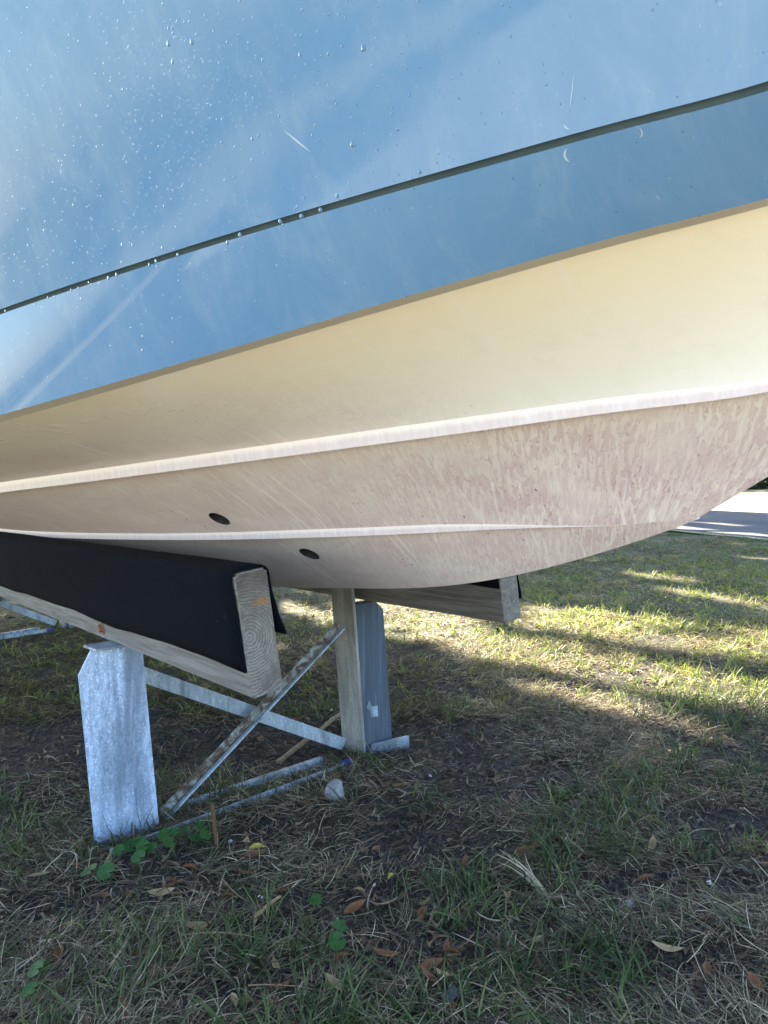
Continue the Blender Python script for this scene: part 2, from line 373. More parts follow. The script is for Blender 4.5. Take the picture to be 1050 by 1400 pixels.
BLUEPAINT = Mat('blue_paint', Roughness=.4, Base_Color=(.010, .025, .16)).m
STAKE = mat_leaf('rusty_stake', (.06, .034, .018), (.13, .075, .04))
STICKM = mat_leaf('old_stick', (.12, .085, .05), (.24, .18, .105))
ROCKM = Mat('pale_rubble', Roughness=.9)
ROCKM.set('Base_Color', ROCKM.ramp(ROCKM.noise(ROCKM.coord('Object'), 60, 5, .7), [(.3, (.11, .12, .13)), (.7, (.27, .285, .30))])); ROCKM.bump(ROCKM.noise(ROCKM.coord('Object'), 90, 4), .6, .004); ROCKM = ROCKM.m
DARKROCK = Mat('dark_blue_stone', Roughness=.5)
DARKROCK.set('Base_Color', DARKROCK.ramp(DARKROCK.noise(DARKROCK.coord('Object'), 70, 5), [(.3, (.006, .010, .018)), (.7, (.016, .026, .042))])); DARKROCK = DARKROCK.m
PEBBLE = Mat('white_pebble', Roughness=.6, Base_Color=(.6, .6, .58)).m

# ------------------------------------------------------------------ ground, road, verge
def axis(lo, hi, step, far, n):
    core = np.arange(lo, hi+1e-6, step)
    g = np.geomspace(step, far, n)
    return np.concatenate([lo-np.cumsum(g)[::-1], core, hi+np.cumsum(g)])
gx = axis(-3.2, 4.2, .03, 160, 38); gy = axis(-.4, 6.5, .03, 160, 38)
X, Y = np.meshgrid(gx, gy, indexing='ij'); Z = ground_h(X, Y)
def grid_faces(nx, ny):
    i = np.arange(nx*ny).reshape(nx, ny)
    return np.stack([i[:-1, :-1], i[1:, :-1], i[1:, 1:], i[:-1, 1:]], -1).reshape(-1, 4)
g = link('ground', mesh_np('ground', np.stack([X, Y, Z], -1).reshape(-1, 3), grid_faces(len(gx), len(gy))), GROUND)
tag(g, kind='structure')
RD = np.array([-.22, .975]); RD /= np.linalg.norm(RD); RN = np.array([RD[1], -RD[0]])   # road direction and its outward side
P_NEAR = np.array([4.55, 10.15])@RN; P_FAR = P_NEAR + 3.7
def strip(name, w0, w1, z, mat, l0=-60, l1=160, wob=.0, nseg=400):
    ls = np.linspace(l0, l1, nseg)
    a = w0 + wob*(vnoise(ls*2.3, ls*0+3)-.5)*2; b = w1 + wob*(vnoise(ls*1.9, ls*0+8)-.5)*2
    fr = np.linspace(0, 1, 5)
    V = np.array([[*(RN*(a[i]*(1-q)+b[i]*q)+RD*ls[i]), z] for i in range(nseg) for q in fr])
    o = link(name, mesh_np(name, V, grid_faces(nseg, 5)), mat); tag(o, kind='structure'); return o
strip('verge', P_FAR-.05, P_FAR+14, .022, SAND, wob=.15)
strip('road_shoulder', P_NEAR-.16, P_NEAR+.25, .026, SAND, wob=.10)
strip('road', P_NEAR, P_FAR, .030, ROAD, wob=.05)
RD2, RN2 = RD, RN
def side_strip(name, d0, d1, z, mat, az=math.radians(-107)):
    o_ = np.array([math.sin(az), math.cos(az)]); t_ = np.array([o_[1], -o_[0]]); ls = np.linspace(-45, 45, 60)
    V = np.array([[*(o_*(d0+(d1-d0)*q+.3*math.sin(l*.17))+t_*l), z] for l in ls for q in (0, .5, 1)])
    f_ = grid_faces(60, 3)
    ob = link(name, mesh_np(name, V, f_[:, ::-1]), mat); tag(ob, kind='structure'); return ob
side_strip('path', 20.5, 27., .02, SAND)
BOUNCE_GROUND = Mat('pale_bounce_ground', Roughness=.95)  # pale ground added behind the camera to bounce sun onto the hull
BOUNCE_GROUND.set('Base_Color', BOUNCE_GROUND.ramp(BOUNCE_GROUND.noise(BOUNCE_GROUND.coord('Object'), 45, 6, .75), [(.3, (.34, .32, .28)), (.7, (.62, .59, .53))]))
yv = np.array([[x_, y_, .018] for x_ in np.linspace(-13, 16, 30) for y_ in np.linspace(-22, -1.5, 20)]); yv[:, 1] += np.where(yv[:, 1] > -2.0, .5*(vnoise(yv[:, 0]*.7, 2.)-.5), 0)
tag(link('added_bounce_ground', mesh_np('added_bounce_ground', yv, grid_faces(30, 20)), BOUNCE_GROUND.m), kind='structure')

# ------------------------------------------------------------------ hull lines
def nat_spline(x, y):
    x = np.asarray(x, float); y = np.asarray(y, float); n = len(x); h = np.diff(x)
    A = np.zeros((n, n)); r = np.zeros(n); A[0, 0] = A[-1, -1] = 1
    for i in range(1, n-1):
        A[i, i-1] = h[i-1]; A[i, i] = 2*(h[i-1]+h[i]); A[i, i+1] = h[i]
        r[i] = 6*((y[i+1]-y[i])/h[i]-(y[i]-y[i-1])/h[i-1])
    M = np.linalg.solve(A, r)
    def ev(s):
        s = np.clip(np.asarray(s, float), x[0], x[-1]); i = np.clip(np.searchsorted(x, s)-1, 0, n-2)
        a = x[i+1]-s; b = s-x[i]; hh = h[i]
        return M[i]*a**3/(6*hh)+M[i+1]*b**3/(6*hh)+(y[i]/hh-M[i]*hh/6)*a+(y[i+1]/hh-M[i+1]*hh/6)*b
    return ev
STERN = -6.4
def bfun(B, s0, ln, q): return lambda s: B*(np.sin(np.pi/2*np.clip((s0-np.asarray(s, float))/ln, 0, 1)))**q
def trace(bf, pts):
    out = []
    ts = np.linspace(.05, 9, 24000)
    for p in pts:
        P = EYE + ray(*p)*ts[:, None]; gq = P@LAT-(KEEL-bf(P@DIR))
        i = np.where((gq[:-1] < 0) & (gq[1:] >= 0))[0]
        if len(i): out.append((P[i[0]]@DIR, P[i[0]][2]))
    return np.array(sorted(out))
STEM = nat_spline([-.62, -.519, -.40, -.28, -.16, -.03, .10, .22, .36, .5], [.826, .869, .932, 1.005, 1.09, 1.205, 1.345, 1.51, 1.76, 2.06])
def line(bf, pts, s0, sternz, deg=3, nk=7, mids=()):
    P = np.array(pts, float); c = np.polyfit(P[:, 0], P[:, 1], deg); gx_ = np.linspace(P[0, 0], P[-1, 0], nk)
    q = trace(bf, list(zip(gx_, np.polyval(c, gx_)))); ks, kz = q[:, 0], q[:, 1]
    xs = [STERN, *[a for a, b in mids], *ks, s0]; zs = [sternz, *[b for a, b in mids], *kz, float(STEM(s0))]
    return nat_spline(xs, zs)
S0 = dict(S1=-.625, S2=-.17, C=.08, G=.20, T=.5)
bS1 = bfun(.42, S0['S1'], 2.6, .9); bS2 = bfun(.70, S0['S2'], 3.1, .85); bC = bfun(.96, S0['C'], 3.0, .72); bG = bfun(.965, S0['G'], 3.2, .66); bT = bfun(1.13, S0['T'], 3.2, .56)
_kp = trace(lambda s: 0*s, [(400, 803), (445, 804), (560, 803), (640, 798), (700, 788), (780, 768), (860, 743), (940, 713), (1000, 690), (1050, 668)])
_kc = np.polyfit(_kp[:, 0], _kp[:, 1], 4)
_ks = np.linspace(_kp[0, 0], -.53, 6)
zK = nat_spline([STERN, -4.5, -3.0, *_ks, -.40, -.28, -.16, -.03, .10, .22, .36, .5],
                [.565, .567, .578, *np.polyval(_kc, _ks), *STEM(np.array([-.40, -.28, -.16, -.03, .10, .22, .36, .5]))])
zS1lo = line(bS1, [(0, 729), (60, 735), (130, 738), (230, 738), (330, 737), (430, 734), (530, 731), (640, 727), (730, 722), (800, 719), (868, 716)], S0['S1'], .75, mids=((-4.8, .75),))
zS1hi = line(bS1, [(0, 722), (100, 729), (230, 729.5), (330, 727), (430, 723), (530, 719.5), (640, 716.5), (800, 714), (868, 715)], S0['S1'], .772, mids=((-4.8, .772),))
zS2lo = line(bS2, [(0, 675), (100, 660), (200, 645), (340, 632), (440, 620), (540, 605), (600, 595), (700, 582), (800, 568), (900, 556), (1050, 536)], S0['S2'], .86, mids=((-4.5, .87),))
zS2hi = line(bS2, [(0, 661), (100, 645), (200, 630), (340, 613), (440, 600), (540, 585), (640, 570), (740, 556), (840, 543), (940, 532), (1050, 518)], S0['S2'], .885, mids=((-4.5, .895),))
bCin = lambda s: np.maximum(bC(s)-.03*np.clip((S0['C']-np.asarray(s))/.2, 0, 1), 0)
zCin = line(bCin, [(0, 577), (100, 549), (200, 521), (300, 492), (433, 449.5), (530, 422), (700, 374.5), (875, 328), (1050, 280.5)], S0['C'], .995, mids=((-4.2, 1.01),))
zC = line(bC, [(0, 567), (100, 539), (200, 511), (300, 482), (433, 440), (530, 412), (700, 363), (875, 317), (1050, 270)], S0['C'], .99, mids=((-4.2, 1.005),))
zG = line(bG, [(0, 427), (115, 387), (223, 352), (350, 312), (510, 267), (600, 241), (700, 212), (870, 165), (1050, 118)], S0['G'], 1.14, mids=((-4.2, 1.16),))
zT = nat_spline([STERN, -4, -2, -.8, 0, .5], [1.72, 1.76, 1.84, 1.93, 2.0, 2.06])
NCOL = 260
def svals(s0): 
    t = np.linspace(0, 1, NCOL); return s0-(s0-STERN)*(1-t)**1.9
def P3(s, b, z, side=-1): return np.stack([DIR[0]*s+LAT[0]*(KEEL+side*b), DIR[1]*s+LAT[1]*(KEEL+side*b), z], -1)
def row(bf, zf, s0, db=0., dz=0.):
    s = svals(s0); b = np.maximum(np.asarray(bf(s))+db*np.clip((s0-s)/.3, 0, 1), 0); return s, b, np.asarray(zf(s))+dz
def rows_between(ra, rb, n, pw=1.0, ends=(True, True)):
    out = []
    for k in range(n+1):
        u = k/n; w = u**pw
        out.append((ra[0]*(1-u)+rb[0]*u, ra[1]*(1-w)+rb[1]*w, ra[2]*(1-u)+rb[2]*u))
    return out
def sheet(rows, girth0=0., g=None):
    """rows of (s,b,z) for both sides -> V, F, uv, attrs"""
    Vs, Fs, UVs, G, A = [], [], [], [], []; off = 0
    nr = len(rows); gl = np.full(NCOL, girth0)
    gir = []
    for k, r_ in enumerate(rows):
        if k: gl = gl+np.hypot(r_[1]-rows[k-1][1], r_[2]-rows[k-1][2])
        gir.append(gl.copy())
    for side in (-1, 1):
        V = np.concatenate([P3(*r_, side) for r_ in rows]); f_ = grid_faces(nr, NCOL)
        if side == 1: f_ = f_[:, ::-1]
        Vs.append(V); Fs.append(f_+off); off += len(V)
        UVs.append(np.concatenate([np.stack([r_[0], q], -1) for r_, q in zip(rows, gir)]))
        gv = np.linspace(g[0], g[1], nr) if g else np.zeros(nr)
        G.append(np.repeat(gv, NCOL)); A.append(np.concatenate([r_[0] for r_ in rows]))
    return np.concatenate(Vs), np.concatenate(Fs), np.concatenate(UVs), np.concatenate(G), np.concatenate(A)
def join_sheets(name, parts, mat, parent):
    V, F_, U_, G_, A_ = [], [], [], [], []; o = 0
    for p in parts:
        V.append(p[0]); F_.append(p[1]+o); U_.append(p[2]); G_.append(p[3]); A_.append(p[4]); o += len(p[0])
    me = mesh_np(name, np.concatenate(V), np.concatenate(F_), np.concatenate(U_), True, {'girth': np.concatenate(G_), 'along': np.concatenate(A_)})
    return link(name, me, mat, parent)

boat = empty('motorboat', tuple(DIR*-2.5+LAT*KEEL+UP*.57))
tag(boat, 'pale blue motorboat hull with cream stained bottom resting on carpeted bunks', 'boat')
rK = row(lambda s: 0*s, zK, .5)
_sK = rK[0]
def keel_row(s0):      # keel row resampled to end where the given line meets the stem
    s = svals(s0); return s, 0*s, np.asarray(zK(s))
rS1in = row(bS1, zS1lo, S0['S1'], -.016, .0015); rS1lo = row(bS1, zS1lo, S0['S1']); rS1hi = row(bS1, zS1hi, S0['S1'], .002)
_tp = np.clip((-.735-rS1lo[0])/.35, 0, 1)**.8
rS1hi = (rS1lo[0], rS1lo[1]+(rS1hi[1]-rS1lo[1])*_tp, rS1lo[2]+np.maximum(rS1hi[2]-rS1lo[2], .004)*_tp)
rS1in = (rS1lo[0], rS1lo[1]+(rS1in[1]-rS1lo[1])*_tp, rS1lo[2]+(rS1in[2]-rS1lo[2])*_tp)
rS2in = row(bS2, zS2lo, S0['S2'], -.020, .0025); rS2lo = row(bS2, zS2lo, S0['S2']); rS2hi = row(bS2, zS2hi, S0['S2'], .004)
rCin = row(bCin, zCin, S0['C']); rC = row(bC, zC, S0['C'])
rGlo = row(bG, zG, S0['G'], 0, -.0042); rGm = row(bG, zG, S0['G'], -.011, .001); rGhi = row(bG, zG, S0['G'], 0.0005, .0042)
rT = row(bT, zT, S0['T'])
kS1 = keel_row(S0['S1'])
# stem closing strip: keel between successive line ends is carried by the rows' own fan
pA = sheet(rows_between(kS1, rS1in, 5), 0, (0., .28))
pB = sheet(rows_between(rS1hi, rS2in, 6), .30, (.32, .60))
pC = sheet(rows_between(rS2hi, rCin, 8, 1.06), .60, (.66, 1.))
bottom = join_sheets('hull_bottom', [pA, pB, pC], CREAM, boat)
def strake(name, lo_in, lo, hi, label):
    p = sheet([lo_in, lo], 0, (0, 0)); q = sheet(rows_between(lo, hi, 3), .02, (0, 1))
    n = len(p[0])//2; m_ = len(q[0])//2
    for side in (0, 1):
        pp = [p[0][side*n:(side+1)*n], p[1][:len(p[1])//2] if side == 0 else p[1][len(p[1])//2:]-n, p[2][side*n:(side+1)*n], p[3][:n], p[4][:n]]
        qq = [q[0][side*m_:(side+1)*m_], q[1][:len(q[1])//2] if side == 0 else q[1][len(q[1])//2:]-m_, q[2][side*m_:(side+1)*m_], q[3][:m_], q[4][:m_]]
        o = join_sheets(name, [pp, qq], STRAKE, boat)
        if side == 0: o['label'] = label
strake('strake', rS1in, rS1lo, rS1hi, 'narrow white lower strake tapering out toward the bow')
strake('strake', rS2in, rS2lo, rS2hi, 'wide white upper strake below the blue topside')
join_sheets('chine_flat', [sheet(rows_between(rCin, rC, 2), 0, (0, 1))], CREAM_SHADED, boat)
tB = rows_between(rC, rGlo, 6, 1.0); tA = rows_between(rGhi, rT, 14, 1.18)
join_sheets('topside', [sheet(tB, 0, (0, .3)), sheet(tA, .22, (.3, 1))], BLUE, boat)
join_sheets('rub_groove', [sheet([rGlo, rGm, rGhi], 0, (0, 1))], GROOVE, boat)
# gunwale, deck, transom close the hull
rT2 = (rT[0], np.maximum(rT[1]-.07, 0), rT[2]+.03); rD = (rT[0], np.zeros(NCOL), rT[2]+.08)
join_sheets('gunwale', [sheet([rT, rT2], 0, (0, 1))], WHITE, boat)
join_sheets('deck', [sheet(rows_between(rT2, rD, 3), 0, (0, 1))], WHITE, boat)
tr_rows = [kS1, rS1in, rS1lo, rS1hi, rS2in, rS2lo, rS2hi, rCin, rC, rGlo, rGhi, rT, rT2, rD]
poly = [P3(r_[0][0], r_[1][0], r_[2][0], -1) for r_ in tr_rows] + [P3(r_[0][0], r_[1][0], r_[2][0], 1) for r_ in tr_rows[-2:0:-1]]
bm = bmesh.new(); vs = [bm.verts.new(tuple(p)) for p in poly]; bm.faces.new(vs)
link('transom', bm_mesh('transom', bm), BLUE, boat)

# near-side surface evaluators: nearest point of a grid of rows to a camera ray (used only to set small fittings on the skin)
def skin_grid(rows): return np.stack([P3(*r_, -1) for r_ in rows])      # (nr, NCOL, 3)
SG_A = skin_grid(rows_between(kS1, rS1in, 5)); SG_B = skin_grid(rows_between(rS1hi, rS2in, 6)); SG_C = skin_grid(rows_between(rS2hi, rCin, 8, 1.06))
SG_LOW = skin_grid(tB); SG_TOP = skin_grid(tA)
from mathutils.bvhtree import BVHTree
def bvh_of(G_):
    nr = G_.shape[0]; return BVHTree.FromPolygons([tuple(v) for v in G_.reshape(-1, 3)], [tuple(int(i) for i in f_) for f_ in grid_faces(nr, NCOL)])
BV = dict(A=bvh_of(SG_A), B=bvh_of(SG_B), C=bvh_of(SG_C), low=bvh_of(SG_LOW), top=bvh_of(SG_TOP))
def hit(px, py, which):
    which = (which,) if which in BV else which
    d = Vector(tuple(ray(px, py))).normalized(); best = None
    for k in which:
        loc, nor, idx, dist = BV[k].ray_cast(Vector(tuple(EYE)), d)
        if loc is not None and (best is None or dist < best[2]): best = (loc, nor if nor.dot(d) < 0 else -nor, dist)
    return best
# drain holes: dark bore with a thin lip
def drain(px, py, which, rad):
    h_ = hit(px, py, which); n_ = h_[1]
    xa = Vector(tuple(DIR)); xa = (xa-n_*xa.dot(n_)).normalized(); ya = n_.cross(xa)
    # bore through the skin: cut a 24-sided hole in the nearby faces, then line it with a tube
    bm = bmesh.new(); bm.from_mesh(bottom.data); c_ = h_[0]
    def near_faces(k): return [f_ for f_ in bm.faces if min((v.co-c_).length for v in f_.verts) < rad*k or (f_.calc_center_median()-c_).length < rad*k]
    for q in range(24):
        a_ = (q+.5)*math.tau/24; nn = xa*math.cos(a_)+ya*math.sin(a_)
        fs = near_faces(1.6); ge = list({e for f_ in fs for e in f_.edges}); gv = list({v for f_ in fs for v in f_.verts})
        bmesh.ops.bisect_plane(bm, geom=fs+ge+gv, plane_co=c_+nn*rad, plane_no=nn, dist=1e-6)
    kill = []
    for f_ in bm.faces:
        m_ = f_.calc_center_median()-c_
        if m_.length < rad*1.3 and max((xa*math.cos((q+.5)*math.tau/24)+ya*math.sin((q+.5)*math.tau/24)).dot(m_) for q in range(24)) < rad-1e-6: kill.append(f_)
    bmesh.ops.delete(bm, geom=kill, context='FACES'); bm.to_mesh(bottom.data); bm.free()
    bm = bmesh.new(); rings = []
    for rr, hh in ((1.035, .0012), (1.0, .0014), (.985, -.001), (.97, -.028)):
        rings.append([bm.verts.new(c_+(xa*math.cos(q*math.tau/24)+ya*math.sin(q*math.tau/24))*rad*rr/math.cos(math.pi/24)+n_*hh) for q in range(24)])
    for a_, b_ in zip(rings, rings[1:]):
        for q in range(24): bm.faces.new((a_[q], a_[(q+1) % 24], b_[(q+1) % 24], b_[q]))
    bm.faces.new(rings[-1]); bmesh.ops.recalc_face_normals(bm, faces=bm.faces[:])
    link('drain_hole', bm_mesh('drain_hole', bm), BORE, boat)
drain(300, 709, 'AB', .0255); drain(423, 757, 'A', .0245)
def skin_ribbon(name, pts, which, w, mat, off=.0006):
    bm = bmesh.new(); L_, R_ = [], []
    H_ = [h_ for h_ in (hit(*p, which) for p in pts) if h_]
    for i, h_ in enumerate(H_):
        a_ = H_[max(i-1, 0)][0]; b_ = H_[min(i+1, len(H_)-1)][0]; tdir = (b_-a_).normalized(); sd_ = tdir.cross(h_[1]).normalized()
        ww = w*math.sin(math.pi*(i+.3)/(len(H_)-.4))
        L_.append(bm.verts.new(h_[0]+h_[1]*off+sd_*ww)); R_.append(bm.verts.new(h_[0]+h_[1]*off-sd_*ww))
    for i in range(len(L_)-1): bm.faces.new((L_[i], L_[i+1], R_[i+1], R_[i]))
    return link(name, bm_mesh(name, bm), mat, boat)
def seg(a, b, n): return [(a[0]+(b[0]-a[0])*i/n, a[1]+(b[1]-a[1])*i/n) for i in range(n+1)]
skin_ribbon('seam', seg((428, 763), (470, 797), 6), 'A', .0007, SEAM)
arc = lambda cx, cy, r, a0, a1: [(cx+r*math.cos(math.radians(a0+(a1-a0)*i/9)), cy+r*math.sin(math.radians(a0+(a1-a0)*i/9))) for i in range(10)]
skin_ribbon('scuff', arc(783, 211, 11, 110, 230), 'low', .0012, SCUFF)
skin_ribbon('scuff', arc(780, 168, 9, 95, 170), 'top', .0008, SCUFF)
skin_ribbon('scuff', seg((388, 178), (425, 208), 8), 'top', .0011, SCUFF)
skin_ribbon('scuff', arc(870, 182, 8, -60, 60), 'low', .0006, SCUFF)
skin_ribbon('scuff', seg((785, 100), (779, 150), 8), 'top', .0005, SCUFF)

# water beads on the topside
ico = bmesh.new(); bmesh.ops.create_icosphere(ico, subdivisions=2, radius=1)
IV = np.array([v.co[:] for v in ico.verts]); IFc = np.array([[v.index for v in f_.verts] for f_ in ico.faces]); ico.free()
def beads(name, items):
    V, F_ = [], []; o = 0
    for loc, nor, r_, stretch in items:
        n_ = np.array(nor); dn = np.array([0, 0, -1.]); dn = dn-n_*(dn@n_); dn /= np.linalg.norm(dn); sx = np.cross(n_, dn)
        Q = IV.copy(); Q[:, 1] *= np.where(Q[:, 1] > 0, 1, stretch)
        V.append(np.array(loc)+r_*(Q[:, :1]*sx - Q[:, 1:2]*(-dn) + Q[:, 2:3]*.28*n_)+n_*r_*.01); F_.append(IFc+o); o += len(IV)
    ob = link(name, mesh_np(name, np.concatenate(V), np.concatenate(F_)), WATER, boat); tag(ob, kind='stuff'); return ob
items = []
def add_bead(px, py, r_, st=1.25):
    h_ = hit(px, py, ('low', 'top'))
    if h_ and r_ > 0: items.append((h_[0], h_[1], r_, st))
n = 0
while n < 2300:
    px, py = random.uniform(-60, 560), random.uniform(-60, 560)
    dens = math.exp(-((px-270)/110)**2-((py-120)/150)**2) + .7*math.exp(-((px-70)/110)**2-((py-280)/120)**2) + .12
    dens *= .35+1.2*float(fbm(px/70, py/70))
    if random.random() > dens: continue
    add_bead(px, py, random.choice([.0005, .0006, .0006, .0007, .0009, .0013])*random.uniform(.7, 1.3), random.uniform(1, 1.6)); n += 1
for k in range(420):
    px, py = random.uniform(430, 1080), random.uniform(-40, 330)
    if random.random() < math.exp(-max(px-520, 0)/230): add_bead(px, py, random.uniform(.0005, .0013), random.uniform(1, 1.8))
for px, py, r_ in [(497, 66, .0032), (482, 198, .003), (345, 190, .0022), (168, 122, .002), (167, 335, .0024), (181, 335, .002), (195, 461, .0022), (195, 480, .0022), (322, 322, .002), (230, 60, .003), (262, 58, .003), (236, 85, .0026), (410, 75, .0022), (427, 185, .0016)]:
    add_bead(px, py, r_, 1.6)
for px, dy, r_ in [(8, -2, .0024), (48, 3, .002), (66, 0, .002), (75, 2, .002), (98, 1, .002), (108, 2, .002), (122, -1, .0018), (149, 2, .003), (160, 1, .003), (167, -2, .002), (205, 2, .0026), (214, 0, .0028), (223, -3, .0028), (244, 1, .0026), (312, 6, .003), (329, 1, .003), (384, -1, .003), (413, 0, .003), (439, -1, .003), (462, -2, .0028), (575, -2, .0022)]:
    py = np.interp(px, [0, 115, 223, 350, 510, 600], [427, 387, 352, 312, 267, 241])+dy
    h_ = hit(px, py+6, ('low',)) or hit(px, py-6, ('top',))
    if h_: items.append((h_[0]+Vector((0, 0, .004))+h_[1]*.001, h_[1], r_*.95, 1.2))
beads('water_beads', items)

# ------------------------------------------------------------------ cradle: bunks on two galvanised cross frames
cradle = empty('boat_cradle', tuple(DIR*-3.2+LAT*KEEL))
tag(cradle, 'galvanised steel boat cradle with two wooden bunks wrapped in black carpet', 'boat stand')
BZ = .505; BH = .236; BT = .068
def bunk(px_corner, thick_sign, len_, cov_out, cov_in, label, flap):
    c = at_z(*px_corner, BZ)
    ang = math.atan2(DIR[1], DIR[0])
    L_in = c@LAT; s_end = c@DIR
    bm = bmesh.new()     # local: x along DIR (end at 0), y along LAT, z up
    segs = 24; prof = rect(0, BT, 0, BH)
    bmesh.ops.create_cube(bm, size=1)
    for v in bm.verts: v.co = (v.co.x*len_-len_/2, (v.co.y+.5)*BT, (v.co.z+.5)*BH)
    bmesh.ops.bevel(bm, geom=[e for e in bm.edges if abs(e.verts[0].co.x-e.verts[1].co.x) > .1], offset=.006, segments=3, affect='EDGES')
    bmesh.ops.bevel(bm, geom=[e for e in bm.edges if e.verts[0].co.x > -.01 and e.verts[1].co.x > -.01], offset=.002, segments=1, affect='EDGES')
    bm.normal_update()
    for f_ in bm.faces: f_.material_index = 1 if abs(f_.normal.x) > .8 else 0
    o = link('bunk', bm_mesh('bunk', bm), [WOOD, ENDG if cov_out < .08 else WOOD], cradle)
    o.location = c; o.rotation_euler = (math.radians(6.5), 0, ang); o['label'] = label
    # carpet: a sheet folded over the top, with a slightly wavy lower hem
    t = .005; nx = 90
    path = []
    for q in range(9): path.append((-t, cov_out+(BH-.012-cov_out)*q/8))
    for q in range(1, 5): a_ = math.pi*(1-q/8); path.append((.012-(.012+t)*math.cos(math.pi/2*q/4)*1, BH-.012+(.012+t)*math.sin(math.pi/2*q/4)))
    path.append((BT/2, BH+t+.0005))
    for q in range(0, 5): path.append((BT-.012+(.012+t)*math.sin(math.pi/2*q/4), BH-.012+(.012+t)*math.cos(math.pi/2*q/4)))
    for q in range(1, 9): path.append((BT+t+flap*(q/8)**2, BH-.012+(cov_in-BH+.012)*q/8))
    path = np.array(path); npth = len(path)
    xs = np.linspace(-len_+.3, -.004, nx)
    V = np.zeros((nx, npth, 3))
    for i, x_ in enumerate(xs):
        w = np.zeros(npth); w[:9] = (1-np.arange(9)/8)**2*(vnoise(x_*6, 3.3)-.5)*.012
        V[i, :, 0] = x_+np.where(np.arange(npth) < 99, (vnoise(np.arange(npth)*.6, 2.2)-.5)*.006*(i == nx-1), 0)
        V[i, :, 1] = path[:, 0]+(vnoise(x_*9+path[:, 1]*3, path[:, 1]*14)-.5)*.0045
        V[i, :, 2] = path[:, 1]+w
    me = mesh_np('carpet', V.reshape(-1, 3), grid_faces(nx, npth))
    cp = link('carpet', me, CARPET, cradle); cp.parent = o
    md = cp.modifiers.new('s', 'SOLIDIFY'); md.thickness = .004; md.offset = 0
    return o, c
b1, c1 = bunk((345, 957), 1, 5.2, .055, .10, 'near bunk with carpet hanging low over its outer face', .018)
b2, c2 = bunk((690, 853), 1, 5.0, .10, .05, 'far bunk half hidden behind the keel', .006)
# bolt heads on the near bunk's bare edge
def bolt(parent, x_, z_):
    bm = bmesh.new(); bmesh.ops.create_cone(bm, segments=6, radius1=.011, radius2=.010, depth=.010, cap_ends=True)
    bmesh.ops.create_cone(bm, segments=18, radius1=.017, radius2=.0165, depth=.003, cap_ends=True, matrix=Matrix.Translation((0, 0, -.005)))
    bmesh.ops.rotate(bm, verts=bm.verts, matrix=Matrix.Rotation(math.pi/2, 3, 'X')); bmesh.ops.translate(bm, verts=bm.verts, vec=(x_, -.006, z_))
    o = link('bolt', bm_mesh('bolt', bm), BOLT, parent)
hb = at_plane(142, 858, c1, LAT); bolt(b1, float((hb-c1)@DIR), float(hb[2]-BZ))
bolt(b1, float((hb-c1)@DIR)-3.1, float(hb[2]-BZ))

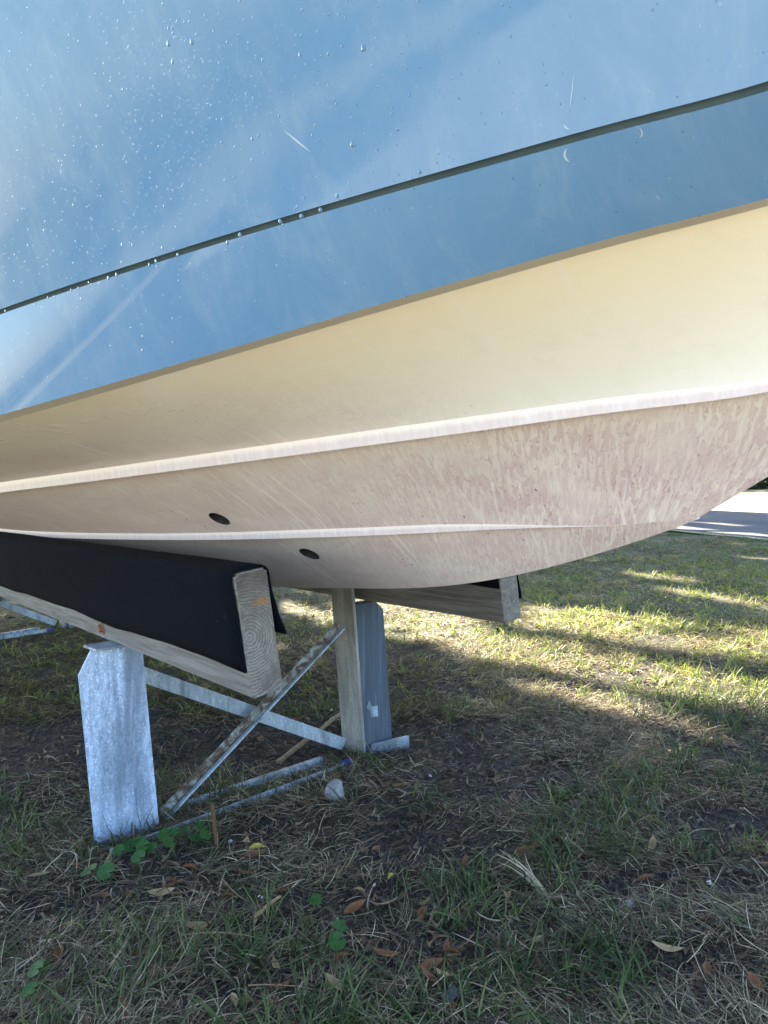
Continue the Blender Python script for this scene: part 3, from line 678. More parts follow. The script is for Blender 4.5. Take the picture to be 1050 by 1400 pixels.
FN = np.array([-FRM[1]*-1, -FRM[0], 0]); FN = np.array([FRM[1], -FRM[0], 0])     # frame normal, toward the bow / camera
P0 = at_z(130, 1157, 0)
def frame(shift):
    off = -DIR*shift
    A = lambda p: np.asarray(p)+off
    # near upright: channel with clipped outer corner, leaning a touch inward at its foot
    lean = -.022; hgt = BZ-.004; w = .160; PD = np.array([.90, .436, 0]); PN = np.array([.436, -.90, 0])
    def up(u, v, d=0.): return P0+PD*(u+lean*v/hgt)+UP*v+PN*d+off
    bm = bmesh.new()
    outline = [(0, -.03), (w, -.03), (w, hgt), (.036, hgt), (0, hgt-.062)]
    fr_ = [bm.verts.new(tuple(up(u, v, 0))) for u, v in outline]; bk = [bm.verts.new(tuple(up(u, v, -.008))) for u, v in outline]
    bm.faces.new(fr_); bm.faces.new(bk[::-1])
    for i in range(5): bm.faces.new((fr_[i], fr_[(i+1) % 5], bk[(i+1) % 5], bk[i]))
    bmesh.ops.recalc_face_normals(bm, faces=bm.faces[:]); bevel(bm, .0018)
    # side flanges
    for u0 in (w-.009,):
        bm_prism(bm, [(u0, -.03), (u0+.008, -.03), (u0+.008, hgt-(.064 if u0 < .1 else .002)), (u0, hgt-(.064 if u0 < .1 else .002))], P0+off-PN*.0085, P0+off-PN*.058, PD, UP+PD*lean/hgt)
    link('upright', bm_mesh('upright', bm), GALV, cradle)['label'] = 'broad pale blue upright with clipped corner under the near bunk'
    # seat plate on top of it, poking out toward the stern side
    tp = up(.085, hgt+.001, 0)
    prism_obj('seat_plate', rect(-.05, .06, -.001, .0055), tp+FN*.028-DIR*.0, tp-FN*.055, FRM, UP, GALV_DULL, cradle, .001)
    # far upright: buff flat face toward the stern, blue-grey web with clipped corner toward the bow
    q0 = at_z(497, 1033, 0)+off; h2 = BZ-.004
    bdir = -DIR; wdir = LAT
    bm = bmesh.new()
    bm_prism(bm, [(0, -.03), (.118, -.03), (.118-.0, .655), (0.0, .655)], q0, q0+wdir*.012, bdir-0*UP, UP-FRM*.045)
    bevel(bm, .002); link('upright_bracket', bm_mesh('upright_bracket', bm), GALV_BUFF, cradle)['label'] = 'tall buff bracket plate rising beside the far bunk'
    bm = bmesh.new(); q1 = q0+wdir*.0125
    bm_prism(bm, [(0, -.03), (.112, -.03), (.112, h2-.030), (.082, h2), (0, h2)], q1, q1-DIR*.05, wdir, UP-FRM*.045)
    bevel(bm, .002); link('upright', bm_mesh('upright', bm), BLUEGREY, cradle)['label'] = 'dark blue-grey upright with clipped corner under the far bunk'
    # diagonal braces in the frame plane
    pn = FN; base = P0-FN*.02
    a0 = at_plane(200, 935, base-FN*.02, pn); a1 = at_plane(468, 1026, base-FN*.02, pn)
    dA = (a1-a0)/np.linalg.norm(a1-a0); nA = np.cross(pn, dA); nA /= np.linalg.norm(nA)
    if nA[2] < 0: nA = -nA
    o = prism_obj('brace', angle_prof(.040, .040, .005), A(a0)-nA*.0-dA*.12, A(a1), nA, -pn, GALV_DULL, cradle, .001); o['label'] = 'galvanised brace running down toward the far upright'
    d0 = at_plane(224, 1117, base+FN*.03, pn); d1 = at_plane(466, 858, base+FN*.03, pn)
    dB = (d1-d0)/np.linalg.norm(d1-d0); nB = np.cross(pn, dB); nB /= np.linalg.norm(nB)
    if nB[2] < 0: nB = -nB
    bm = bmesh.new(); bm_prism(bm, angle_prof(.030, .026, .005), A(d0), A(d1), nB*-.35+pn*.94*-1, nB)
    bevel(bm, .001)
    o = link('brace', bm_mesh('brace', bm), RUST, cradle); o['label'] = 'rust-stained angle brace rising to the far upright'
    bm = bmesh.new(); bm_prism(bm, rect(.0, .014, -.006, .0), A(d0)+pn*.003, A(d1)+pn*.003, pn, nB); bevel(bm, .001)
    o = link('brace_edge', bm_mesh('brace_edge', bm), GALV_DULL, cradle)
    # ground rails
    r0_ = at_z(150, 1167, .012); r1_ = at_z(482, 1046, .012)
    rd = (r1_-r0_)/np.linalg.norm(r1_-r0_); rn = np.array([rd[1], -rd[0], 0])
    o = prism_obj('base_rail', [(0, 0), (.026, 0), (.026, .004), (.004, .004), (.004, .022), (0, .022)], A(r0_)-UP*.012, A(r1_)-UP*.006, -rn, UP, GALV_DULL, cradle, .001)
    bm = bmesh.new(); bm_prism(bm, rect(-.003, .024, -.002, .022), A(r1_-rd*.035)-UP*.006, A(r1_)-UP*.005, -rn, UP); bevel(bm, .002)
    link('rail_end', bm_mesh('rail_end', bm), BLUEPAINT, cradle)['label'] = 'blue painted end of the base rail'
    e0 = at_z(255, 1098, .02); e1 = at_z(442, 1036, .03)
    ed = (e1-e0)/np.linalg.norm(e1-e0); en = np.array([ed[1], -ed[0], 0])
    prism_obj('base_rail', rect(0, .02, 0, .030), A(e0)-UP*.03, A(e1)-UP*.03, -en, UP, GALV_DULL, cradle, .002)
    s0_ = at_z(508, 1030, .005); s1_ = at_z(560, 1020, .005)
    sdv = (s1_-s0_)/np.linalg.norm(s1_-s0_); sn = np.array([sdv[1], -sdv[0], 0])
    prism_obj('base_rail', rect(0, .012, -.01, .030), A(s0_), A(s1_)+UP*.004, -sn, UP, GALV_DULL, cradle, .002)
frame(0.); frame(3.25)
_q = at_z(497, 1033, 0)+LAT*.012+FRM*0
def patch(pts):
    n_ = DIR; bm = bmesh.new(); vs_ = [bm.verts.new(tuple(at_plane(*p, _q+DIR*.0012, DIR))) for p in pts]; bm.faces.new(vs_)
    r_ = bmesh.ops.extrude_face_region(bm, geom=bm.faces[:]); bmesh.ops.translate(bm, verts=[v for v in r_['geom'] if isinstance(v, bmesh.types.BMVert)], vec=tuple(-DIR*.0008))
    link('paint_patch', bm_mesh('paint_patch', bm), GALV_DULL, cradle)
patch([(501, 968), (505, 957), (508, 966), (516, 965), (517, 979), (507, 981), (506, 971)])

# ------------------------------------------------------------------ small things on the ground
def on_ground(px, py):
    p = at_z(px, py, 0.)
    for _ in range(3): p = at_z(px, py, float(ground_h(p[0], p[1])))
    return p
def rock(name, px, py, r_, mat, label, cat, sq=.7, seed=0):
    p = on_ground(px, py); bm = bmesh.new(); bmesh.ops.create_icosphere(bm, subdivisions=4, radius=1)
    rr = random.Random(seed); pl = [(Vector((rr.gauss(0, 1), rr.gauss(0, 1), rr.gauss(0, 1))).normalized(), rr.uniform(.62, .9)) for _ in range(16)]
    for v in bm.verts:
        c = v.co.copy()
        for n_, d_ in pl:
            k = c.dot(n_)
            if k > d_: c -= n_*(k-d_)
        c *= 1+.06*(float(vnoise(v.co.x*5+seed, v.co.y*5+v.co.z*7))-.5)
        v.co = (c.x*r_, c.y*r_*.85, c.z*r_*sq)
    o = link(name, bm_mesh(name, bm, False), mat); o.location = (p[0], p[1], p[2]+r_*sq*.55); o.rotation_euler = (0, 0, rr.uniform(0, 6)); tag(o, label, cat); return o
rock('rubble_chunk', 459, 1092, .040, ROCKM, 'pale grey chunk of concrete rubble beside the blue rail end', 'rubble', .85, 3)
rock('dark_stone', 618, 1370, .021, DARKROCK, 'dark blue rounded stone in the grass near the bottom of the picture', 'stone', .8, 5)
for k, (px, py) in enumerate([(320, 1234), (315, 1152), (357, 1229), (512, 1212), (640, 1197), (970, 1209), (950, 1237), (588, 1062)]):
    o = rock('pebble', px, py, .0052+.0012*(k % 3), PEBBLE, 'tiny white pebble lying in the dark soil and grass', 'pebble', .8, 20+k); o['group'] = 'white pebbles in the grass'
rock('pale_stone', 860, 1243, .016, ROCKM, 'pale grey pebble larger than the white ones in the right foreground', 'pebble', .7, 41)
# stake and sticks
def rod(name, p0, p1, w, h_, mat, label, cat, bend=.0, n=10, seed=0):
    p0 = np.array(p0); p1 = np.array(p1); d = p1-p0; ln = np.linalg.norm(d); d /= ln
    a = np.cross(d, UP if abs(d[2]) < .9 else np.array([1., 0, 0])); a /= np.linalg.norm(a); b = np.cross(a, d)
    bm = bmesh.new(); rings = []
    for i in range(n+1):
        t = i/n; c = p0+d*ln*t+b*bend*math.sin(math.pi*t)+a*(float(vnoise(t*5, seed))-.5)*w*.8; k = (1-.25*t)*(.85+.3*float(vnoise(t*9, seed+4)))
        rings.append([bm.verts.new(tuple(c+a*w/2*k*math.cos(q)+b*h_/2*k*math.sin(q))) for q in np.arange(6)*math.tau/6+.3])
    for r1, r2 in zip(rings, rings[1:]):
        for q in range(6): bm.faces.new((r1[q], r1[(q+1) % 6], r2[(q+1) % 6], r2[q]))
    bm.faces.new(rings[0][::-1]); bm.faces.new(rings[-1])
    me = bm_mesh(name, bm, False); o = link(name, me, mat); tag(o, label, cat); return o
sp = on_ground(297, 1160); d_ = (sp-EYE); top = at_plane(290, 1100, sp, np.array([0, 1., 0]))
rod('stake', sp-UP*.03, top, .015, .013, STAKE, 'short rusty brown stake standing beside the base rail', 'stake', 0, 6, 2)
p_ = on_ground(378, 1045); q_ = on_ground(474, 988)
rod('wooden_stick', p_+UP*.008, q_+UP*.05, .024, .014, STICKM, 'yellowish wooden stick lying behind the crossed braces', 'stick', 0, 10, 5)
p_ = on_ground(346, 1267); q_ = on_ground(382, 1235)
rod('dry_twig', p_+UP*.008, q_+UP*.016, .010, .008, LEAF_TAN, 'pale broken grass stem lying below the stake', 'twig', .004, 10, 8)
p_ = on_ground(240, 1289); q_ = on_ground(362, 1293)
rod('thin_stem', p_+UP*.012, q_+UP*.012, .0028, .0028, LEAF_TAN, 'long thin straw stem across the bare soil at lower left', 'twig', .012, 14, 9)
p_ = on_ground(340, 1358); q_ = on_ground(425, 1359)
rod('thin_stem', p_+UP*.014, q_+UP*.010, .0026, .0026, LEAF_TAN, 'straight pale stem near the bottom edge below the long thin one', 'twig', .004, 14, 12)
# pennywort: round leaves on short stems
def pennywort(pts, label):
    c = on_ground(*pts[0][:2]); root = empty('pennywort_plant', tuple(c)); tag(root, label, 'plant')
    for px, py, r_ in pts:
        h_ = random.uniform(.022, .045); p = on_ground(px, py+h_*450); n_ = 18; bm = bmesh.new()
        tilt = Matrix.Rotation(random.uniform(.25, .7), 3, 'X') @ Matrix.Rotation(random.uniform(-.3, .3), 3, 'Y'); rz = Matrix.Rotation(random.uniform(-.8, .8), 3, 'Z')
        cv = bm.verts.new((0, 0, -.12*r_)); ring = []
        for q in range(n_):
            a_ = .22+(math.tau-.44)*q/(n_-1); rr = r_*(1+.05*math.sin(a_*7)); ring.append(bm.verts.new((rr*math.cos(a_), rr*math.sin(a_), .03*r_*math.sin(a_*5))))
        mid = [bm.verts.new((v.co.x*.55, v.co.y*.55, -.03*r_)) for v in ring]
        for q in range(n_-1):
            bm.faces.new((cv, mid[q], mid[q+1])); bm.faces.new((mid[q], ring[q], ring[q+1], mid[q+1]))
        for v in bm.verts: v.co = rz @ (tilt @ v.co)+Vector((0, 0, h_))
        st = [bm.verts.new((.0011*math.cos(q), .0011*math.sin(q), z_)) for z_ in (-.01, h_-.002) for q in (0, 2.09, 4.19)]
        for q in range(3): bm.faces.new((st[q], st[(q+1) % 3], st[3+(q+1) % 3], st[3+q]))
        o = link('leaf', bm_mesh('leaf', bm, True), PENNY, root); o.location = Vector(tuple(p-c))
pennywort([(122, 1193, .021), (146, 1196, .021), (163, 1166, .014), (178, 1158, .018), (191, 1153, .018), (196, 1160, .017), (190, 1176, .018), (226, 1144, .018), (208, 1161, .014), (233, 1156, .016), (254, 1138, .016), (267, 1148, .016), (282, 1144, .015), (276, 1131, .014), (240, 1140, .013)], 'cluster of round green pennywort leaves at the foot of the pale upright')
pennywort([(462, 1297, .017), (466, 1275, .015), (433, 1236, .014)], 'two small round green leaves alone in the bare lower middle ground')
pennywort([(50, 1335, .016), (60, 1328, .014), (42, 1365, .014)], 'small round-leaved weed in the lower left grass')

# fallen oak leaves
def leaf_mesh(name, mat, ln, wd, curl, fold):
    n_ = 11; bm = bmesh.new(); rows_ = []
    for i in range(n_):
        t = i/(n_-1); x_ = (t-.5)*ln; w_ = wd*.5*(math.sin(math.pi*min(t*1.02, 1))**.75)*(1-.25*(t-.5)) + .0004
        z_ = curl*ln*(2*t-1)**2
        rows_.append([bm.verts.new((x_, w_*k, z_+fold*abs(k)*w_*2+.002)) for k in (-1, -.5, 0, .5, 1)])
    for a_, b_ in zip(rows_, rows_[1:]):
        for k in range(4): bm.faces.new((a_[k], b_[k], b_[k+1], a_[k+1]))
    st = rows_[0][2].co.copy(); v1 = bm.verts.new(st+Vector((-.012, .0008, .001))); v2 = bm.verts.new(st+Vector((-.012, -.0008, .001)))
    bm.faces.new((v1, v2, rows_[0][1], rows_[0][3]))
    me = bm_mesh(name, bm, True); me.materials.append(mat); return me
LM = {}
for nm, mt in (('brown', LEAF_BROWN), ('orange', LEAF_ORANGE), ('tan', LEAF_TAN), ('yellow', LEAF_YELLOW)):
    LM[nm] = [leaf_mesh('fallen_leaf', mt, .052, .020, .10, .25), leaf_mesh('fallen_leaf', mt, .046, .017, -.05, .45), leaf_mesh('fallen_leaf', mt, .058, .018, .16, .10)]
def fallen(px, py, kind, var, rz, label, group=None, p=None, sc=1.):
    if p is None: p = on_ground(px, py)
    o = bpy.data.objects.new('fallen_leaf', LM[kind][var]); COL.objects.link(o)
    o.location = (p[0], p[1], float(ground_h(p[0], p[1]))+.012); o.rotation_euler = (random.uniform(-.3, .5), random.uniform(-.35, .35), rz); o.scale = (sc, sc, sc)
    tag(o, label, 'leaf', group); return o
fallen(486, 1250, 'orange', 0, .4, 'bright orange oak leaf on bare soil in the lower middle')
fallen(352, 1166, 'yellow', 1, .3, 'yellow-green leaf lying on a brown one right of the stake', None, None, .9)
fallen(350, 1176, 'brown', 0, .2, 'dark brown leaf under the yellow-green one right of the stake')
fallen(238, 1219, 'orange', 0, .9, 'curled orange-brown leaf standing up in the lower left grass')
fallen(222, 1228, 'tan', 2, .2, 'long tan leaf beside the curled orange-brown one at lower left')
fallen(261, 1196, 'orange', 1, .1, 'flat rusty leaf on the soil below the stake')
fallen(912, 1307, 'tan', 2, -.2, 'pale tan leaf alone in the right foreground grass')
fallen(967, 1335, 'orange', 1, 1.2, 'small ochre leaf near the lower right edge', None, None, .8)
fallen(536, 1206, 'yellow', 1, 1.0, 'small yellow-brown leaf on the dark bare patch', None, None, .7)
fallen(893, 1163, 'tan', 0, 1.1, 'upright tan leaf standing in the shaded grass at right')
fallen(792, 1178, 'orange', 1, 1.4, 'orange leaf on edge in the shaded grass right of centre', None, None, .8)
fallen(693, 1232, 'tan', 1, 1.5, 'pale brown leaf on soil beside the long bleached straw', None, None, .9)
fallen(578, 1258, 'orange', 1, 1.3, 'orange leaf in grass just above the dark blue stone area', None, None, .9)
fallen(590, 1330, 'brown', 0, .5, 'broad brown leaf in the cluster above the dark blue stone')
fallen(608, 1345, 'tan', 2, 2.2, 'long tan leaf touching the dark blue stone')
fallen(530, 1315, 'orange', 2, -.4, 'long curled rusty leaf left of the dark blue stone')
fallen(463, 1358, 'tan', 2, -.5, 'long tan leaf at the bottom near the straight pale stem')
fallen(355, 1383, 'brown', 2, .1, 'brown leaf lying flat at the bottom left of centre')
fallen(272, 1275, 'tan', 2, -.1, 'light brown leaf above the long thin straw stem')
fallen(312, 1236, 'brown', 1, 0., 'dark red-brown leaf right of the tiny white pebble')

# ------------------------------------------------------------------ blades
def blades(name, mat, base, length, width, az, up0, curl, val, nseg=4):
    """base (n,3); blade rises with elevation up0 and bends over by curl; one mesh"""
    n_ = len(base); K = nseg+1
    t = np.linspace(0, 1, K)[None, :]
    el = up0[:, None]-curl[:, None]*t
    stp = (length/nseg)[:, None]
    ch = np.concatenate([np.zeros((n_, 1)), np.cumsum(np.cos(el[:, :-1])*stp, 1)], 1)
    cz = np.concatenate([np.zeros((n_, 1)), np.cumsum(np.sin(el[:, :-1])*stp, 1)], 1)
    side = rng.normal(0, .35, n_)[:, None]*ch**2/np.maximum(length[:, None], .01)
    ca, sa = np.cos(az)[:, None], np.sin(az)[:, None]
    cx = base[:, 0:1]+ch*ca-side*sa; cy = base[:, 1:2]+ch*sa+side*ca
    gz = ground_h(cx, cy)
    zz = np.maximum(base[:, 2:3]+cz, gz+.002+.004*rng.random((n_, 1)))
    wv = width[:, None]*.5*np.array([.8, 1, .9, .65, .12] if nseg == 4 else np.linspace(1, .15, K))[None, :]
    tw = rng.normal(0, .5, n_)[:, None]
    ox, oy, oz = -sa*np.cos(tw)*wv, ca*np.cos(tw)*wv, np.sin(tw)*wv
    Lf = np.stack([cx+ox, cy+oy, zz+oz], -1); Rt = np.stack([cx-ox, cy-oy, zz-oz], -1)
    V = np.stack([Lf, Rt], 2).reshape(-1, 3)
    b_ = (np.arange(n_)*K*2)[:, None]+(np.arange(nseg)*2)[None, :]
    F_ = np.stack([b_, b_+1, b_+3, b_+2], -1).reshape(-1, 4)
    o = link(name, mesh_np(name, V, F_, attr={'v': np.repeat(np.clip(val, 0, 1), K*2)}), mat); tag(o, kind='stuff'); return o
BARE = [(.30, 2.25, .30, .20), (-.75, 1.62, .16, .08), (.15, 2.6, .35, .22), (-.30, 1.32, .14, .07), (.55, 1.36, .14, .06), (.9, 1.9, .25, .12), (.07, 1.83, .26, .16), (-.12, 1.55, .20, .10), (.02, 1.40, .16, .09), (-.28, 1.95, .20, .10), (.62, 1.62, .22, .08), (-.45, 2.6, .4, .35), (-1.2, 2.7, .5, .35)]
def bare(x, y):
    m_ = np.ones_like(x)
    for cx, cy, rx, ry in BARE:
        d = ((x-cx)/rx)**2+((y-cy)/ry)**2; m_ = m_*np.clip((d-.3)/1.0, .10, 1)
    return m_
def scatter(n_, ylo, yhi, half=.62, pw=1.0):
    y = ylo+(yhi-ylo)*rng.random(n_)**pw
    x = (rng.random(n_)*2-1)*(half*y+.35)
    return x, y
def in_road(x, y): q = x*RN[0]+y*RN[1]; return q > P_NEAR-.1
def keep(x, y, prob):
    k = (rng.random(len(x)) < prob) & ~in_road(x, y); return x[k], y[k]
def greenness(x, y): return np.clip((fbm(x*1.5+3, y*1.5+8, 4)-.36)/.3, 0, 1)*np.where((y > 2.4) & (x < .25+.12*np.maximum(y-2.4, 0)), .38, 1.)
# dry thatch
def add_straw(name, mat, n_, ylo, yhi, lmin, lmax, w, pw):
    x, y = scatter(n_, ylo, yhi, pw=pw); d = bare(x, y)*np.clip(-.05+2.6*(fbm(x*3.4+70, y*3.4+20, 4)-.33), .07, 1)
    x, y = keep(x, y, d); n_ = len(x); z = ground_h(x, y)
    val = np.clip(rng.normal(.42, .27, n_), 0, 1)
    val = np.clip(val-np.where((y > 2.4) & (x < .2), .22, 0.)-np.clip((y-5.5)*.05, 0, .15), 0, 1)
    ang = fbm(x*1.8+5, y*1.8+5, 2)*9
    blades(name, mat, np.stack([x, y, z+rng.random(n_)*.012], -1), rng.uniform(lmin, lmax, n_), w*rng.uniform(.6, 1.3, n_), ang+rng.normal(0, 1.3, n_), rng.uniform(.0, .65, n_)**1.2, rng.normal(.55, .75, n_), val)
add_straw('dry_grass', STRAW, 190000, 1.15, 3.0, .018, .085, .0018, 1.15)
add_straw('dry_grass', STRAW_SUNLIT, 90000, 2.8, 4.2, .02, .085, .0026, 1.)
add_straw('dry_grass', STRAW_SUNLIT, 190000, 4.2, 11.5, .03, .09, .0036, 1.2)
# the same worn lawn outside the picture's edges
def outside(n_):
    x = rng.uniform(-4.2, 5.2, n_); y = rng.uniform(-1.5, 7., n_); k = ((np.abs(x) > .60*y+.33) | (y < 1.18)) & ~in_road(x, y); return x[k], y[k]
x, y = outside(150000); x, y = keep(x, y, np.clip(-.05+2.6*(fbm(x*3.4+70, y*3.4+20, 4)-.33), .07, 1)); n_ = len(x)
blades('dry_grass', STRAW, np.stack([x, y, ground_h(x, y)+rng.random(n_)*.012], -1), rng.uniform(.025, .09, n_), rng.uniform(.0018, .0034, n_), rng.random(n_)*6.28, rng.uniform(.0, .65, n_)**1.2, rng.normal(.55, .75, n_), np.clip(rng.normal(.42, .27, n_), 0, 1), 3)
x, y = outside(90000); n_ = len(x)
blades('thatch', THATCH, np.stack([x, y, ground_h(x, y)+.004*rng.random(n_)], -1), rng.uniform(.012, .045, n_), rng.uniform(.0015, .004, n_), rng.random(n_)*6.28, rng.normal(.12, .2, n_), rng.normal(.1, .5, n_), rng.random(n_)**1.5, 3)
x, y = outside(5000); x, y = keep(x, y, .08+.9*greenness(x, y)); idx = np.repeat(np.arange(len(x)), 8); n_ = len(idx)
bx = x[idx]+rng.normal(0, .016, n_); by = y[idx]+rng.normal(0, .016, n_)
blades('grass', GRASS, np.stack([bx, by, ground_h(bx, by)], -1), rng.uniform(.03, .1, n_), .0036*rng.uniform(.7, 1.3, n_), rng.random(n_)*6.28, rng.uniform(.25, 1.35, n_), rng.uniform(.1, 1.1, n_), rng.normal(.42, .2, n_), 3)
# matted fibres and crumbs on the soil itself
x, y = scatter(150000, 1.15, 4.6, pw=1.2); x, y = keep(x, y, np.full(len(x), 1.)); n_ = len(x)
blades('thatch', THATCH, np.stack([x, y, ground_h(x, y)+.004*rng.random(n_)], -1), rng.uniform(.008, .034, n_), rng.uniform(.0010, .0026, n_), rng.random(n_)*6.28, rng.normal(.12, .2, n_), rng.normal(.1, .5, n_), rng.random(n_)**1.5, 3)
# green tufts
def add_green(name, mat, ntuft, ylo, yhi, per, lmin, lmax, w, pw, thr=1.0):
    x, y = scatter(ntuft, ylo, yhi, pw=pw); d = np.clip(bare(x, y), 0, 1)**1.5*(.06+.75*greenness(x, y))*thr
    x, y = keep(x, y, d); cnt = rng.integers(per[0], per[1], len(x)); idx = np.repeat(np.arange(len(x)), cnt); n_ = len(idx)
    sc_ = rng.uniform(.6, 1.25, len(x))[idx]
    bx = x[idx]+rng.normal(0, .014, n_); by = y[idx]+rng.normal(0, .014, n_)
    base_az = (rng.random(len(x))*6.28)[idx]
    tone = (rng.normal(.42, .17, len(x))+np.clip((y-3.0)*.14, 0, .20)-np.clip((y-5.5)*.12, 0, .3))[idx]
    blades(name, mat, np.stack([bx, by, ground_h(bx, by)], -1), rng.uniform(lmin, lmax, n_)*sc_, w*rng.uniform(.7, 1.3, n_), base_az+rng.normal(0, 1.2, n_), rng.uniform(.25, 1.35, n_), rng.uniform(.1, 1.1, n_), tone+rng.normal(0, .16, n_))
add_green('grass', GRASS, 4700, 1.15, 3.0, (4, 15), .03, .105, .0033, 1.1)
add_green('grass', GRASS_SUNLIT, 3600, 2.8, 4.2, (4, 15), .022, .075, .0033, 1.)
add_green('grass', GRASS_SUNLIT, 20000, 4.2, 11.5, (4, 10), .025, .075, .0045, 1.2, 1.0)
# lawn beyond and beside the picture edge, coarser
xx = rng.uniform(-9, 9, 60000); yy = rng.uniform(-7, 16, 60000)
msk = (np.abs(xx) > .62*yy+.3) & ~in_road(xx, yy) & (rng.random(60000) < greenness(xx, yy)+.3)
xx, yy = xx[msk], yy[msk]; n_ = len(xx)
blades('grass', GRASS, np.stack([xx, yy, ground_h(xx, yy)], -1), rng.uniform(.04, .11, n_), .008*rng.uniform(.7, 1.3, n_), rng.random(n_)*6.28, rng.uniform(.3, 1.3, n_), rng.uniform(.3, 1.6, n_), rng.normal(.45, .22, n_), 3)
# leaf litter crumbs
def crumbs(name, n_, ylo, yhi, l0, l1, pw):
    x, y = scatter(n_, ylo, yhi, pw=pw); x, y = keep(x, y, .25+.75*fbm(x*3+11, y*3+2, 3)); n_ = len(x)
    l_ = rng.uniform(l0, l1, n_); a = rng.random(n_)*6.28
    blades(name, LITTER, np.stack([x, y, ground_h(x, y)+.002+.006*rng.random(n_)], -1), l_, l_*rng.uniform(.25, .5, n_), a, rng.normal(.15, .25, n_), rng.normal(.2, .6, n_), rng.random(n_), 3)
crumbs('leaf_litter', 26000, 1.15, 4.2, .008, .034, 1.1)
crumbs('leaf_litter', 6000, 4.2, 10.5, .02, .05, 1.2)
# whole oak leaves
cnt = 0
while cnt < 170:
    y = 1.25+3.6*random.random()**1.2; x = random.uniform(-.6, .6)*y
    if in_road(np.array([x]), np.array([y]))[0]: continue
    kd = random.choices(['brown', 'orange', 'tan'], [6, 3, 2])[0]
    fallen(0, 0, kd, random.randrange(3), random.uniform(0, 6.28), 'small curled brown oak leaf lying loose among the dry grass', 'fallen oak leaves in the grass', (x, y, 0), random.uniform(.55, 1.0)); cnt += 1
# bleached straw bundle
p_ = on_ground(745, 1225)
bn = 9; bb = np.array([p_]*bn)+rng.normal(0, .006, (bn, 3))*[1, 1, .2]
blades('bleached_straw', STRAW, bb, rng.uniform(.11, .17, bn), np.full(bn, .003), np.full(bn, 2.0)+rng.normal(0, .12, bn), np.full(bn, .35), rng.uniform(.2, .5, bn), np.full(bn, .98))

# ------------------------------------------------------------------ trees
def tree(name, x, y, h_, rad, label, cz=None, leaves=None, nleaf=2500, leaf=.16, group=None, forks=5, seed=0, open_to=None):
    rr = random.Random(seed); root = empty(name, (x, y, 0)); tag(root, label, 'tree', group)
    cz = cz or h_*.62
    bm = bmesh.new()
    def limb(p0, p1, r0_, r1_, n=6, wob=.15):
        if open_to is not None:           # limbs across the sun gaps are dropped to shape the light
            q = np.array([list(p0+(p1-p0)*t+Vector((x, y, 0))) for t in np.linspace(0, 1, 14)]); gq = q-TO_SUN*(q[:, 2:3]/TO_SUN[2])
            if open_to(gq[:, 0], gq[:, 1]).mean() > .12: return
        rings = []; d = (p1-p0); ax = d.normalized(); a = ax.orthogonal().normalized(); b = ax.cross(a)
        for i in range(n+1):
            t = i/n; c = p0+d*t+(a*math.sin(t*5+seed)+b*math.cos(t*4+seed))*wob*t*(1-t)*2; r_ = r0_+(r1_-r0_)*t
            rings.append([bm.verts.new(c+a*r_*math.cos(q*math.tau/8)+b*r_*math.sin(q*math.tau/8)) for q in range(8)])
        for A_, B_ in zip(rings, rings[1:]):
            for q in range(8): bm.faces.new((A_[q], A_[(q+1) % 8], B_[(q+1) % 8], B_[q]))
    fork = Vector((rr.uniform(-.2, .2), rr.uniform(-.2, .2), h_*.33))
    limb(Vector((0, 0, -.2)), fork, h_*.026, h_*.019)
    for k in range(forks):
        a = k*math.tau/forks+rr.uniform(-.4, .4); e = Vector((math.cos(a)*rad*.6, math.sin(a)*rad*.6, cz+rr.uniform(-.1, .3)*h_*.5))
        limb(fork, e, h_*.013, h_*.003, 6, .5)
        for j in range(3):
            e2 = e+Vector((rr.uniform(-1, 1)*rad*.4, rr.uniform(-1, 1)*rad*.4, rr.uniform(-.1, .3)*rad)); m_ = fork+(e-fork)*rr.uniform(.5, .8); limb(m_, e2, h_*.006, h_*.0015, 4, .2)
    link('trunk', bm_mesh('trunk', bm, True), BARK, root)
    r2 = np.random.default_rng(seed+100)
    if leaves is None: leaves = np.zeros((0, 3))
    # clumped own foliage
    nc = 34; dirs = r2.normal(size=(nc, 3)); dirs /= np.linalg.norm(dirs, axis=1)[:, None]
    cc = dirs*(r2.random((nc, 1))**.4)*[rad, rad, h_-cz]*.86
    own = cc[r2.integers(0, nc, nleaf)]+r2.normal(0, 1, (nleaf, 3))*rad*.16
    own = own+[0, 0, cz]
    P = np.concatenate([own, leaves-np.array([x, y, 0])]) if len(leaves) else own
    n_ = len(P); sz = leaf*r2.uniform(.6, 1.3, n_)
    u = r2.normal(size=(n_, 3)); u /= np.linalg.norm(u, axis=1)[:, None]; w = np.cross(u, r2.normal(size=(n_, 3))); w /= np.linalg.norm(w, axis=1)[:, None]
    V = np.stack([P-u*sz[:, None], P+w*sz[:, None]*.45, P+u*sz[:, None], P-w*sz[:, None]*.45], 1).reshape(-1, 3)
    F_ = np.arange(n_*4).reshape(-1, 4)
    link('crown', mesh_np('crown', V, F_, smooth=False, attr={'v': np.repeat(r2.random(n_), 4)}), CROWN, root)
    return root
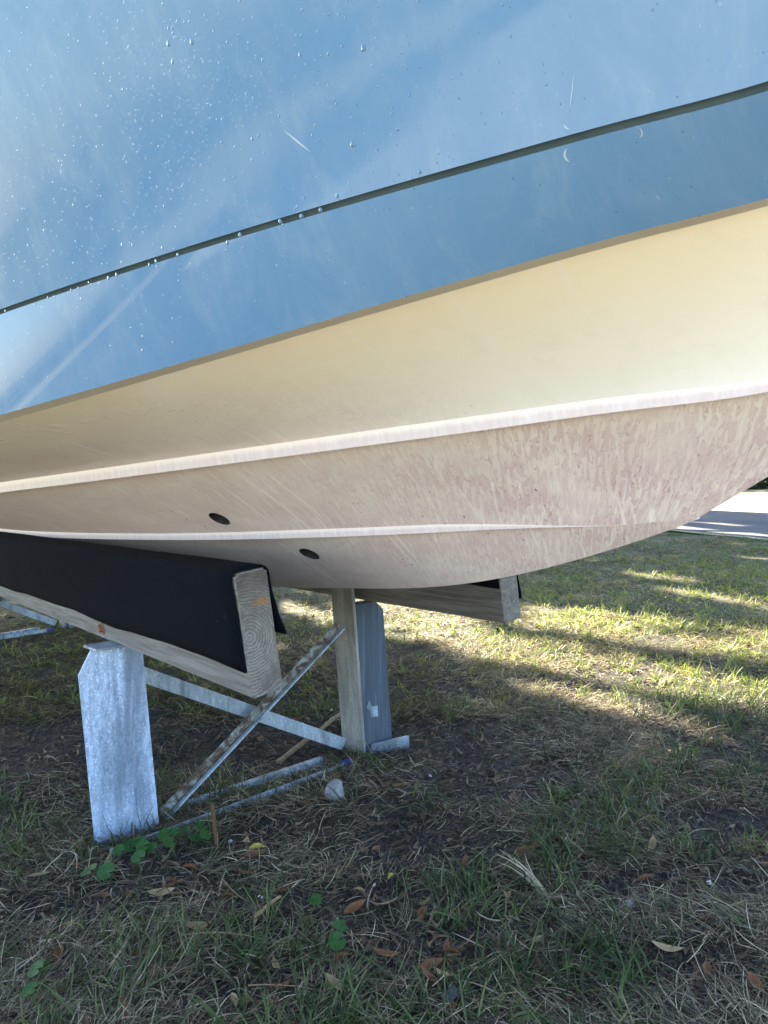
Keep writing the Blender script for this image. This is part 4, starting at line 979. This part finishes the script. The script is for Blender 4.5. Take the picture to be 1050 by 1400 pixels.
# gaps shaped into the canopy: where the sun gets through to the lawn, as streaks seen from the lens (x0,y0,x1,y1,half-width)
STREAKS = [(730, 850, 1090, 890, 17), (630, 886, 1090, 966, 20), (480, 836, 650, 872, 20), (385, 828, 445, 844, 6), (720, 940, 900, 965, 8),
           (910, 808, 1090, 832, 5), (850, 784, 950, 797, 2.5), (800, 968, 1010, 1012, 8), (1010, 762, 1090, 770, 2),
           (930, 713, 1020, 722, 1.2), (925, 723, 1090, 741, 2)]
DARKS = [(690, 868, 860, 884, 7), (860, 884, 1090, 934, 10), (600, 898, 760, 925, 6), (760, 925, 1090, 1003, 8), (900, 862, 1000, 868, 4)]
def lit_mask(gx_, gy_):
    P = np.stack([gx_, gy_, np.zeros_like(gx_)], -1); px, py, w = proj(P)
    lit = np.zeros(len(gx_), bool)
    for x0, y0, x1, y1, hw in STREAKS:
        dx, dy = x1-x0, y1-y0; l2 = dx*dx+dy*dy; t = np.clip(((px-x0)*dx+(py-y0)*dy)/l2, 0, 1)
        d = np.hypot(px-x0-t*dx, py-y0-t*dy); lit |= (d < (hw*(.75+.6*vnoise(px/23, py/9))+min(4, hw*.25)))
    for x0, y0, x1, y1, hw in DARKS:
        dx, dy = x1-x0, y1-y0; l2 = dx*dx+dy*dy; t = np.clip(((px-x0)*dx+(py-y0)*dy)/l2, 0, 1)
        lit &= np.hypot(px-x0-t*dx, py-y0-t*dy) > hw*(.2+.9*vnoise(px/31+9, py/11))
    lit &= w > 0
    lit |= (gy_ < -.3)                                     # unseen ground behind the camera, left sunlit to bounce onto the hull
    lit |= gx_ < -.72*gy_-.55                              # and left of view, for the same added bounce
    q = gx_*RN[0]+gy_*RN[1]; lit |= (q > P_FAR-.1)         # open verge beyond the road
    return lit
TREES = []
for tx, ty in ((1.7, 16.6), (.7, 21.4), (-.5, 26.2), (-1.6, 31.2)): TREES.append((tx, ty, random.uniform(11, 13), 3.7))
for i in range(4):
    for j in range(4):
        tx = -13.5+i*4.6+random.uniform(-.9, .9)+(j % 2)*1.2; ty = 13.6+j*4.3+random.uniform(-.8, .8)
        if tx*RN[0]+ty*RN[1] > P_NEAR-3.4: continue
        TREES.append((tx, ty, random.uniform(10.5, 13), random.uniform(3.0, 3.7)))
NS = 240000
sx_ = rng.uniform(-9, 11, NS); sy_ = rng.uniform(-.5, 19, NS); sh = ~lit_mask(sx_, sy_); sx_, sy_ = sx_[sh], sy_[sh]
assigned = [[] for _ in TREES]
cot = 1/math.tan(SUN_EL)
tc_ = np.array([(t[0], t[1]) for t in TREES]); trd = np.array([t[3] for t in TREES])
zt = rng.triangular(4.6, 7.4, 12.2, len(sx_))+rng.normal(0, .25, len(sx_)); lx = sx_+_h[0]*zt*cot; ly = sy_+_h[1]*zt*cot
dd = np.hypot(lx[:, None]-tc_[None, :, 0], ly[:, None]-tc_[None, :, 1])/trd[None, :]; who = dd.argmin(1); ok = dd.min(1) < 1.15
for t_i, (tx, ty, hh, rad) in enumerate(TREES):
    s_ = ok & (who == t_i); lv = np.stack([lx[s_], ly[s_], zt[s_]], -1)
    # leaves set along sun rays to cast the drawn shade
    tree('oak_tree', tx, ty, hh, rad, 'tall dense oak tree in the grove behind the boat casting dappled shade', cz=7.6, leaves=lv, nleaf=60, leaf=.095, group='oak trees in the grove behind the boat', seed=t_i, open_to=lit_mask)
# far side of the road
for k, (tx, ty, hh) in enumerate([(14.5, 27.5, 8), (17.5, 33, 11), (22, 30, 9), (11.5, 38, 12), (8.5, 46, 12), (27, 26, 10), (16, 42, 12), (31, 33, 11)]):
    tree('roadside_tree', tx, ty, hh, hh*.36, 'dark green tree beyond the pale verge across the road', nleaf=2600, leaf=.28, cz=hh*.52, group='trees beyond the road', seed=60+k)
def shrub(x, y, r_, h_, seed):
    r2 = np.random.default_rng(seed); root = empty('shrub', (x, y, 0)); tag(root, 'low dark shrub at the back of the pale verge under the roadside trees', 'shrub', 'shrubs beyond the road')
    n_ = 1400; d = r2.normal(size=(n_, 3)); d /= np.linalg.norm(d, axis=1)[:, None]; d[:, 2] = np.abs(d[:, 2])
    P = d*(r2.random((n_, 1))**.45)*[r_, r_, h_]; sz = r2.uniform(.06, .16, n_)[:, None]
    u = r2.normal(size=(n_, 3)); u /= np.linalg.norm(u, axis=1)[:, None]; w = np.cross(u, r2.normal(size=(n_, 3))); w /= np.linalg.norm(w, axis=1)[:, None]
    V = np.stack([P-u*sz, P+w*sz*.5, P+u*sz, P-w*sz*.5], 1).reshape(-1, 3)
    link('foliage', mesh_np('foliage', V, np.arange(n_*4).reshape(-1, 4), smooth=False, attr={'v': np.repeat(r2.random(n_)*.8, 4)}), CROWN, root)
for k in range(14):
    shrub(9+k*1.7+random.uniform(-.4, .4), 34-k*.75+random.uniform(-1, 1), random.uniform(1.0, 1.6), random.uniform(1.0, 1.8), 200+k)

az = math.radians(-107); o_ = np.array([math.sin(az), math.cos(az), 0]); t_ = np.array([o_[1], -o_[0], 0])
fence = empty('rail_fence', tuple(o_*27.8)); tag(fence, 'long dark timber rail fence at the far side of the pale path', 'fence')
for k in range(-10, 11):
    bm = bmesh.new(); bm_prism(bm, rect(-.05, .05, -.05, .05), o_*0+t_*k*3, t_*k*3+UP*.72, o_, t_); bevel(bm, .008); link('post', bm_mesh('post', bm), BARK, fence)
for z_ in (.28, .58):
    bm = bmesh.new(); bm_prism(bm, rect(.052, .085, -.06, .06), t_*-30+UP*z_, t_*30+UP*z_, o_*-1, UP); link('rail', bm_mesh('rail', bm), BARK, fence)
